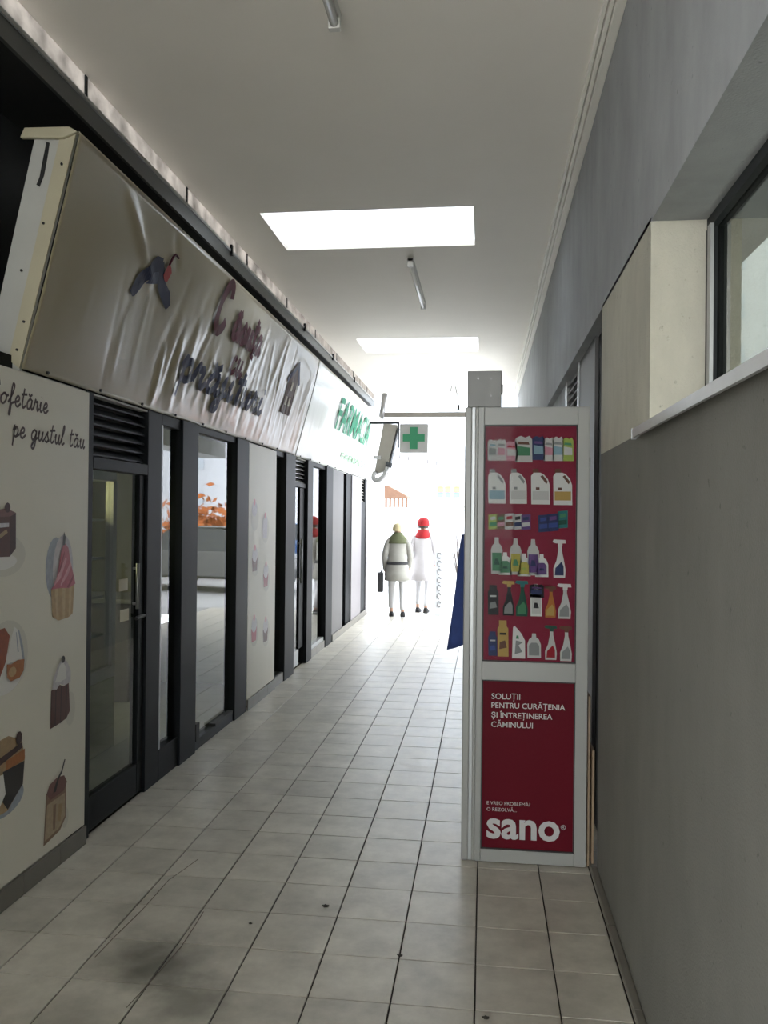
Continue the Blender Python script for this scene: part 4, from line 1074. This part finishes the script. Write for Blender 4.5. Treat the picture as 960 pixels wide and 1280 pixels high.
# ---------------------------- parked cars (mirrored in the shop glass)
def car(label, loc, rz, paint):
    o = empty('parked_car', loc, rz); tag(o, label, 'car', 'cars parked in the street')
    bodyp = [(-2.05, .32), (-2.1, .55), (-2.02, .78), (-1.2, .90), (-.95, .92), (1.25, .92), (1.95, .86), (2.08, .6), (2.05, .32)]
    def hw(z): return .86 - .10 * max(0, (z - .6))
    mb = MB(); rings = []
    for s, k_ in ((-1, .90), (-1, 1.0), (1, 1.0), (1, .90)):
        rings.append([(p[0] * (1 if k_ == 1 else .97), s * hw(p[1]) * (1 if k_ == 1 else 1.05), p[1] if k_ == 1 else .45 + (p[1] - .45) * .75) for p in bodyp])
    rings = [rings[0], rings[1], rings[2], rings[3]]
    mb.rings(rings); mb.build('body', paint, o, local=True, smooth=False, bevel=.04)
    cabin = [(-1.25, .905), (-.55, 1.40), (.75, 1.43), (1.55, .915)]
    MB().rings([[(p[0], s * (.78 if p[1] < 1 else .60), p[1]) for p in cabin] for s in (-1, 1)]).build('windows', M['glass_car'], o, local=True)
    MB().box(-.56, .78, -.61, .61, 1.40, 1.455).build('roof', paint, o, local=True, bevel=.03)
    for xx in (-1.3, 1.3):
        for s in (-1, 1):
            w = MB().tube([(xx, s * .68, .31), (xx, s * .87, .31)], .31, 20).build('wheel', M['black'], o, local=True)
            MB().tube([(xx, s * .872, .31), (xx, s * .885, .31)], .19, 14).build('rim', M['steel'], w, local=True)
    for s in (-1, 1):
        MB().box(-2.11, -2.0, s * .62 - .14, s * .62 + .14, .60, .72).build('headlight', M['tube'], o, local=True)
        MB().box(2.0, 2.09, s * .66 - .1, s * .66 + .1, .62, .78).build('tail_light', PB['cherry'], o, local=True)
    return o
M['glass_car'] = mat('car_glass', (.02, .025, .03), .08)
car('dark grey parked car outside, mirrored in the shop window', (1.9, 18.6, -.01), .25, mat('dark_car_paint', (.02, .022, .025), .25, coat=.6))
car('blue parked car outside, mirrored in the pharmacy glass', (1.3, 27.0, -.01), .05, mat('blue_car_paint', (.03, .07, .16), .25, coat=.6))
# rust coloured autumn hedge behind the cars
hd = empty('autumn_bush', (3.2, 22.0, 0)); tag(hd, 'rust orange autumn bush outside, mirrored in the shop window', 'bush')
lm = mat('rust_leaves', (.36, .10, .02), .8, var=.4, scale=7)
mb = MB()
for i in range(900):
    c_ = Vector((3.2 + random.gauss(0, .8), 22.0 + random.gauss(0, .5), 1.25 + random.gauss(0, .38)))
    if c_.z < .2: c_.z = .3
    a = Vector((random.uniform(-1, 1), random.uniform(-1, 1), random.uniform(-1, 1))).normalized(); b = a.orthogonal().normalized()
    s = random.uniform(.08, .16)
    mb.add([c_ + a * s, c_ + b * s * .6, c_ - a * s, c_ - b * s * .6], [(0, 1, 2, 3)])
mb.build('foliage', lm, hd)
for i in range(5):
    MB().tube([(3.2 + .12 * i - .24, 22, -.01), (3.0 + .3 * i - .6, 22, 1.4)], [.03, .015], 6).build('stem', M['wood'], hd)

bs = empty('bare_bush', (-.75, 22, 0)); tag(bs, 'bare twiggy bush outside beside the edge of the display', 'bush')
tw = mat('dark_twig', (.06, .05, .045), .9)
for i in range(14):
    a0 = random.uniform(-.5, .5); MB().tube([(-.6 + .1 * a0, 22, -.01), (-.6 + .5 * a0, 22 + random.uniform(-.2, .2), .8), (-.6 + .9 * a0 + random.uniform(-.1, .1), 22, random.uniform(1.2, 1.75))], [.02, .012, .004], 6).build('twig', tw, bs)

# ------------------------------------------------------------------ two walkers
def skin_obj(name, verts, edges, rad, mat_, parent, levels=2):
    me = bpy.data.meshes.new(name); me.from_pydata(verts, edges, [])
    o = bpy.data.objects.new(name, me); COL.objects.link(o); o.parent = parent
    me.materials.append(mat_)
    sk = o.modifiers.new('skin', 'SKIN'); sk.use_smooth_shade = True
    if not me.skin_vertices: me.skin_vertices.new(name='')
    for i, r_ in enumerate(rad):
        sv = me.skin_vertices[0].data[i]
        sv.radius = r_ if isinstance(r_, tuple) else (r_, r_); sv.use_root = (i == 0)
    sb = o.modifiers.new('subdivision', 'SUBSURF'); sb.levels = levels; sb.render_levels = levels
    return o
SKIN = mat('skin_tone', (.42, .26, .19), .6)
def person(label, loc, rz, h, coat, trousers, shoe, hair, coat_len, extras):
    """walking figure, local axes: +Y forward, z up; h = height"""
    s = h / 1.7
    o = empty('person', loc, rz); tag(o, label, 'person', 'people walking outside the passage')
    V = lambda *p: tuple(c * s for c in p)
    # joints: 0 pelvis 1 waist 2 chest 3 neck 4 headlow 5 headmid 6 headtop, arms 7.. , legs
    vb = [V(0, 0, .92), V(0, .0, 1.1), V(0, .01, 1.32), V(0, .02, 1.46), V(0, .035, 1.53), V(0, .04, 1.60), V(0, .03, 1.68),
          V(-.17, .0, 1.38), V(-.23, -.04, 1.12), V(-.22, .06, .89), V(-.215, .10, .80),
          V(.17, .0, 1.38), V(.235, .02, 1.12), V(.22, .14, .92), V(.21, .18, .83),
          V(-.09, .01, .88), V(-.10, .12, .49), V(-.10, .06, .09), V(-.10, .2, .035),
          V(.09, .0, .88), V(.10, -.02, .49), V(.10, -.24, .13), V(.10, -.12, .04), V(0, .13, 1.585)]
    eb = [(0, 1), (1, 2), (2, 3), (3, 4), (4, 5), (5, 6), (2, 7), (7, 8), (8, 9), (9, 10), (2, 11), (11, 12), (12, 13), (13, 14), (0, 15), (15, 16), (16, 17), (17, 18), (0, 19), (19, 20), (20, 21), (21, 22), (5, 23)]
    rb = [.095, .085, .10, .052, .07, .085, .06, .05, .04, .034, .032, .05, .04, .034, .032, .07, .05, .038, .033, .07, .05, .038, .033, .014]
    skin_obj('body', vb, eb, [q * s for q in rb], SKIN, o)
    # hands: palm and five fingers rooted in it
    for wr_, sd in ((vb[10], -1), (vb[14], 1)):
        w = np.array(wr_); vv = [tuple(w), tuple(w + np.array([0, .01, -.05]) * s)]; ee = [(0, 1)]; rr = [.022 * s, .026 * s]
        for k_ in range(4):
            b0 = w + np.array([.0, -.025 + .018 * k_, -.07]) * s; l_ = (.055, .07, .075, .062)[k_]
            n0 = len(vv); vv += [tuple(b0), tuple(b0 + np.array([-.008 * sd, .006, -l_ * .55]) * s), tuple(b0 + np.array([-.022 * sd, .008, -l_]) * s)]
            ee += [(1, n0), (n0, n0 + 1), (n0 + 1, n0 + 2)]; rr += [.0095 * s, .0085 * s, .007 * s]
        n0 = len(vv); vv += [tuple(w + np.array([-.01 * sd, .035, -.04]) * s), tuple(w + np.array([-.02 * sd, .05, -.07]) * s)]
        ee += [(0, n0), (n0, n0 + 1)]; rr += [.011 * s, .009 * s]
        skin_obj('hand', vv, ee, rr, SKIN, o, 1)
    # trousers and shoes
    skin_obj('trousers', [vb[0], vb[15], vb[16], (vb[17][0], vb[17][1], vb[17][2] + .04), vb[19], vb[20], vb[21]], [(0, 1), (1, 2), (2, 3), (0, 4), (4, 5), (5, 6)],
             [q * s for q in (.10, .088, .07, .062, .088, .07, .062)], trousers, o)
    for a, b in ((17, 18), (21, 22)):
        p, q = vb[a], vb[b]
        sh = MB()
        L_ = Vector(q) - Vector(p); L_.z = 0
        n_ = L_.normalized(); sd_ = Vector((-n_.y, n_.x, 0))
        base = Vector((p[0], p[1], 0)) - n_ * .05 * s; zb = max(0, (p[2] - .1 * s)) if a == 21 else 0
        rg_ = []
        for t, wd, ht in ((0, .035, .09), (.06, .042, .095), (.14, .045, .07), (.22, .043, .05), (.27, .02, .03)):
            c0 = base + n_ * t * s + Vector((0, 0, zb))
            rg_.append([c0 + sd_ * (wd * s) * sx + Vector((0, 0, ht * s * sz)) for sx, sz in ((-1, 0), (1, 0), (1, .7), (.6, 1), (-.6, 1), (-1, .7))])
        sh.rings(rg_).build('shoe', shoe, o, local=True, smooth=True)
    # coat: torso with flared skirt, plus sleeves
    rg_ = []
    prof = [(coat_len, .235, .24), (coat_len + .15, .22, .215), (.92, .20, .18), (1.06, .17, .14), (1.2, .172, .13), (1.34, .185, .125), (1.41, .15, .10), (1.455, .075, .07)]
    for z, a, b in prof:
        rg_.append([(a * math.cos(t) * s * (1 + .03 * math.sin(7 * t) * (z < .9)), (b * math.sin(t) + .01) * s, z * s) for t in np.linspace(0, 2 * math.pi, 24, endpoint=False)])
    MB().rings(rg_).build('coat', coat, o, local=True, smooth=True)
    for ids in ((7, 8, 9), (11, 12, 13)):
        vv = [tuple(Vector(vb[2]) * .35 + Vector(vb[ids[0]]) * .65)] + [vb[i] for i in ids] + [tuple(Vector(vb[ids[2]]) + Vector((0, .01, -.05)) * s)]
        skin_obj('sleeve', vv, [(0, 1), (1, 2), (2, 3), (3, 4)], [q * s for q in (.07, .075, .062, .052, .05)], coat, o)
    # hair cap
    hr = []
    for t in np.linspace(0, 1, 7):
        z = 1.55 + .155 * t; a = .098 * math.sqrt(max(0.02, 1 - (max(0, (t - .25)) / .76) ** 2))
        hr.append([(a * math.cos(p) * s, (.018 + a * 1.05 * math.sin(p) - (.03 if math.sin(p) > .2 and t < .6 else 0)) * s, z * s) for p in np.linspace(0, 2 * math.pi, 20, endpoint=False)])
    MB().rings(hr).build('hair', hair, o, local=True, smooth=True)
    extras(o, s)
    return o
dark = mat('charcoal_cloth', (.02, .02, .022), .8)
def ex1(o, s):
    rg_ = [[(a * math.cos(t) * s, (b * math.sin(t) + .01) * s, z * s) for t in np.linspace(0, 2 * math.pi, 24, endpoint=False)] for z, a, b in ((.95, .202, .180), (1.0, .192, .166))]
    MB().rings(rg_).build('belt', dark, o, local=True, smooth=True)
    # green hood/scarf over the shoulders and a dark bag
    rg_ = [[(a * math.cos(t) * s, (b * math.sin(t) + .01) * s, z * s) for t in np.linspace(0, 2 * math.pi, 20, endpoint=False)] for z, a, b in ((1.33, .2, .15), (1.42, .17, .125), (1.5, .09, .09), (1.53, .085, .085))]
    MB().rings(rg_).build('shawl', mat('olive_cloth', (.09, .10, .05), .9, var=.3, scale=20), o, local=True, smooth=True)
    hb_ = empty('handbag', o.location, o.rotation_euler.z); tag(hb_, 'dark shoulder bag carried by the person in the belted coat', 'bag')
    MB().box(-.36 * s, -.25 * s, -.1 * s, .2 * s, .45 * s, .8 * s).build('body', dark, hb_, local=True, bevel=.02)
    MB().tube([(-.30 * s, -.02 * s, .8 * s), (-.27 * s, .06 * s, .84 * s), (-.27 * s, .12 * s, .84 * s), (-.30 * s, .18 * s, .8 * s)], .012, 6).build('strap', dark, hb_, local=True)
def ex2(o, s):
    redc = mat('red_wool', (.30, .010, .014), .9, var=.35, scale=30)
    rg_ = []
    for t in np.linspace(0, 1, 8):
        z = 1.59 + .16 * t; a = .112 * math.sqrt(max(.03, 1 - (max(0, t - .35) / .68) ** 2))
        rg_.append([(a * math.cos(p) * s, (.02 + a * math.sin(p)) * s, z * s) for p in np.linspace(0, 2 * math.pi, 20, endpoint=False)])
    MB().rings(rg_).build('hat', redc, o, local=True, smooth=True)
    rg_ = [[(a * math.cos(t) * s, (b * math.sin(t) + .01) * s, z * s) for t in np.linspace(0, 2 * math.pi, 20, endpoint=False)] for z, a, b in ((1.36, .14, .13), (1.40, .15, .14), (1.47, .12, .12), (1.52, .10, .10))]
    MB().rings(rg_).build('scarf', redc, o, local=True, smooth=True)
person('person in a belted grey coat and olive shawl walking away', (-1.47, 14.25, 0), .12, 1.60, mat('stone_grey_coat', (.27, .265, .24), .85, var=.15, scale=12), mat('pale_trousers', (.55, .55, .56), .8), dark, mat('light_hair', (.45, .38, .22), .7), .66, ex1)
person('person in a red hat and scarf with a pale coat', (-1.09, 15.0, -.008), -.1, 1.66, mat('pale_mauve_coat', (.48, .46, .48), .85, var=.1, scale=12), mat('light_grey_trousers', (.5, .5, .52), .8), dark, mat('dark_hair', (.03, .02, .015), .7), .60, ex2)

# ------------------------------------------------------------------ litter on the floor
def scrap(label, x, y, s, mm):
    mb = MB(); pts = [(x + s * math.cos(t) * (1 + .4 * math.sin(3 * t)), y + s * .8 * math.sin(t) * (1 + .3 * math.cos(2 * t))) for t in np.linspace(0, 2 * math.pi, 9, endpoint=False)]
    mb.prism(pts, 'z', .0008, .004); mb.add([(pts[0][0], pts[0][1], .004), (pts[3][0], pts[3][1], .004), (x, y, .010)], [(0, 1, 2)])
    tag(mb.build('leaf_scrap', mm), label, 'leaf', 'dry leaf scraps on the tiles')
lf = mat('dry_leaf', (.04, .035, .028), .8)
scrap('larger dark dry leaf scrap in the middle of the tiles', -.678, 3.646, .014, lf)
scrap('small dry leaf scrap lying left of the larger one', -.96, 3.445, .007, lf)
scrap('flat dark leaf scrap at a tile joint, centre front', -.312, 3.277, .010, lf)
scrap('dark leaf scrap closest to the bottom edge', .02, 2.912, .011, lf)
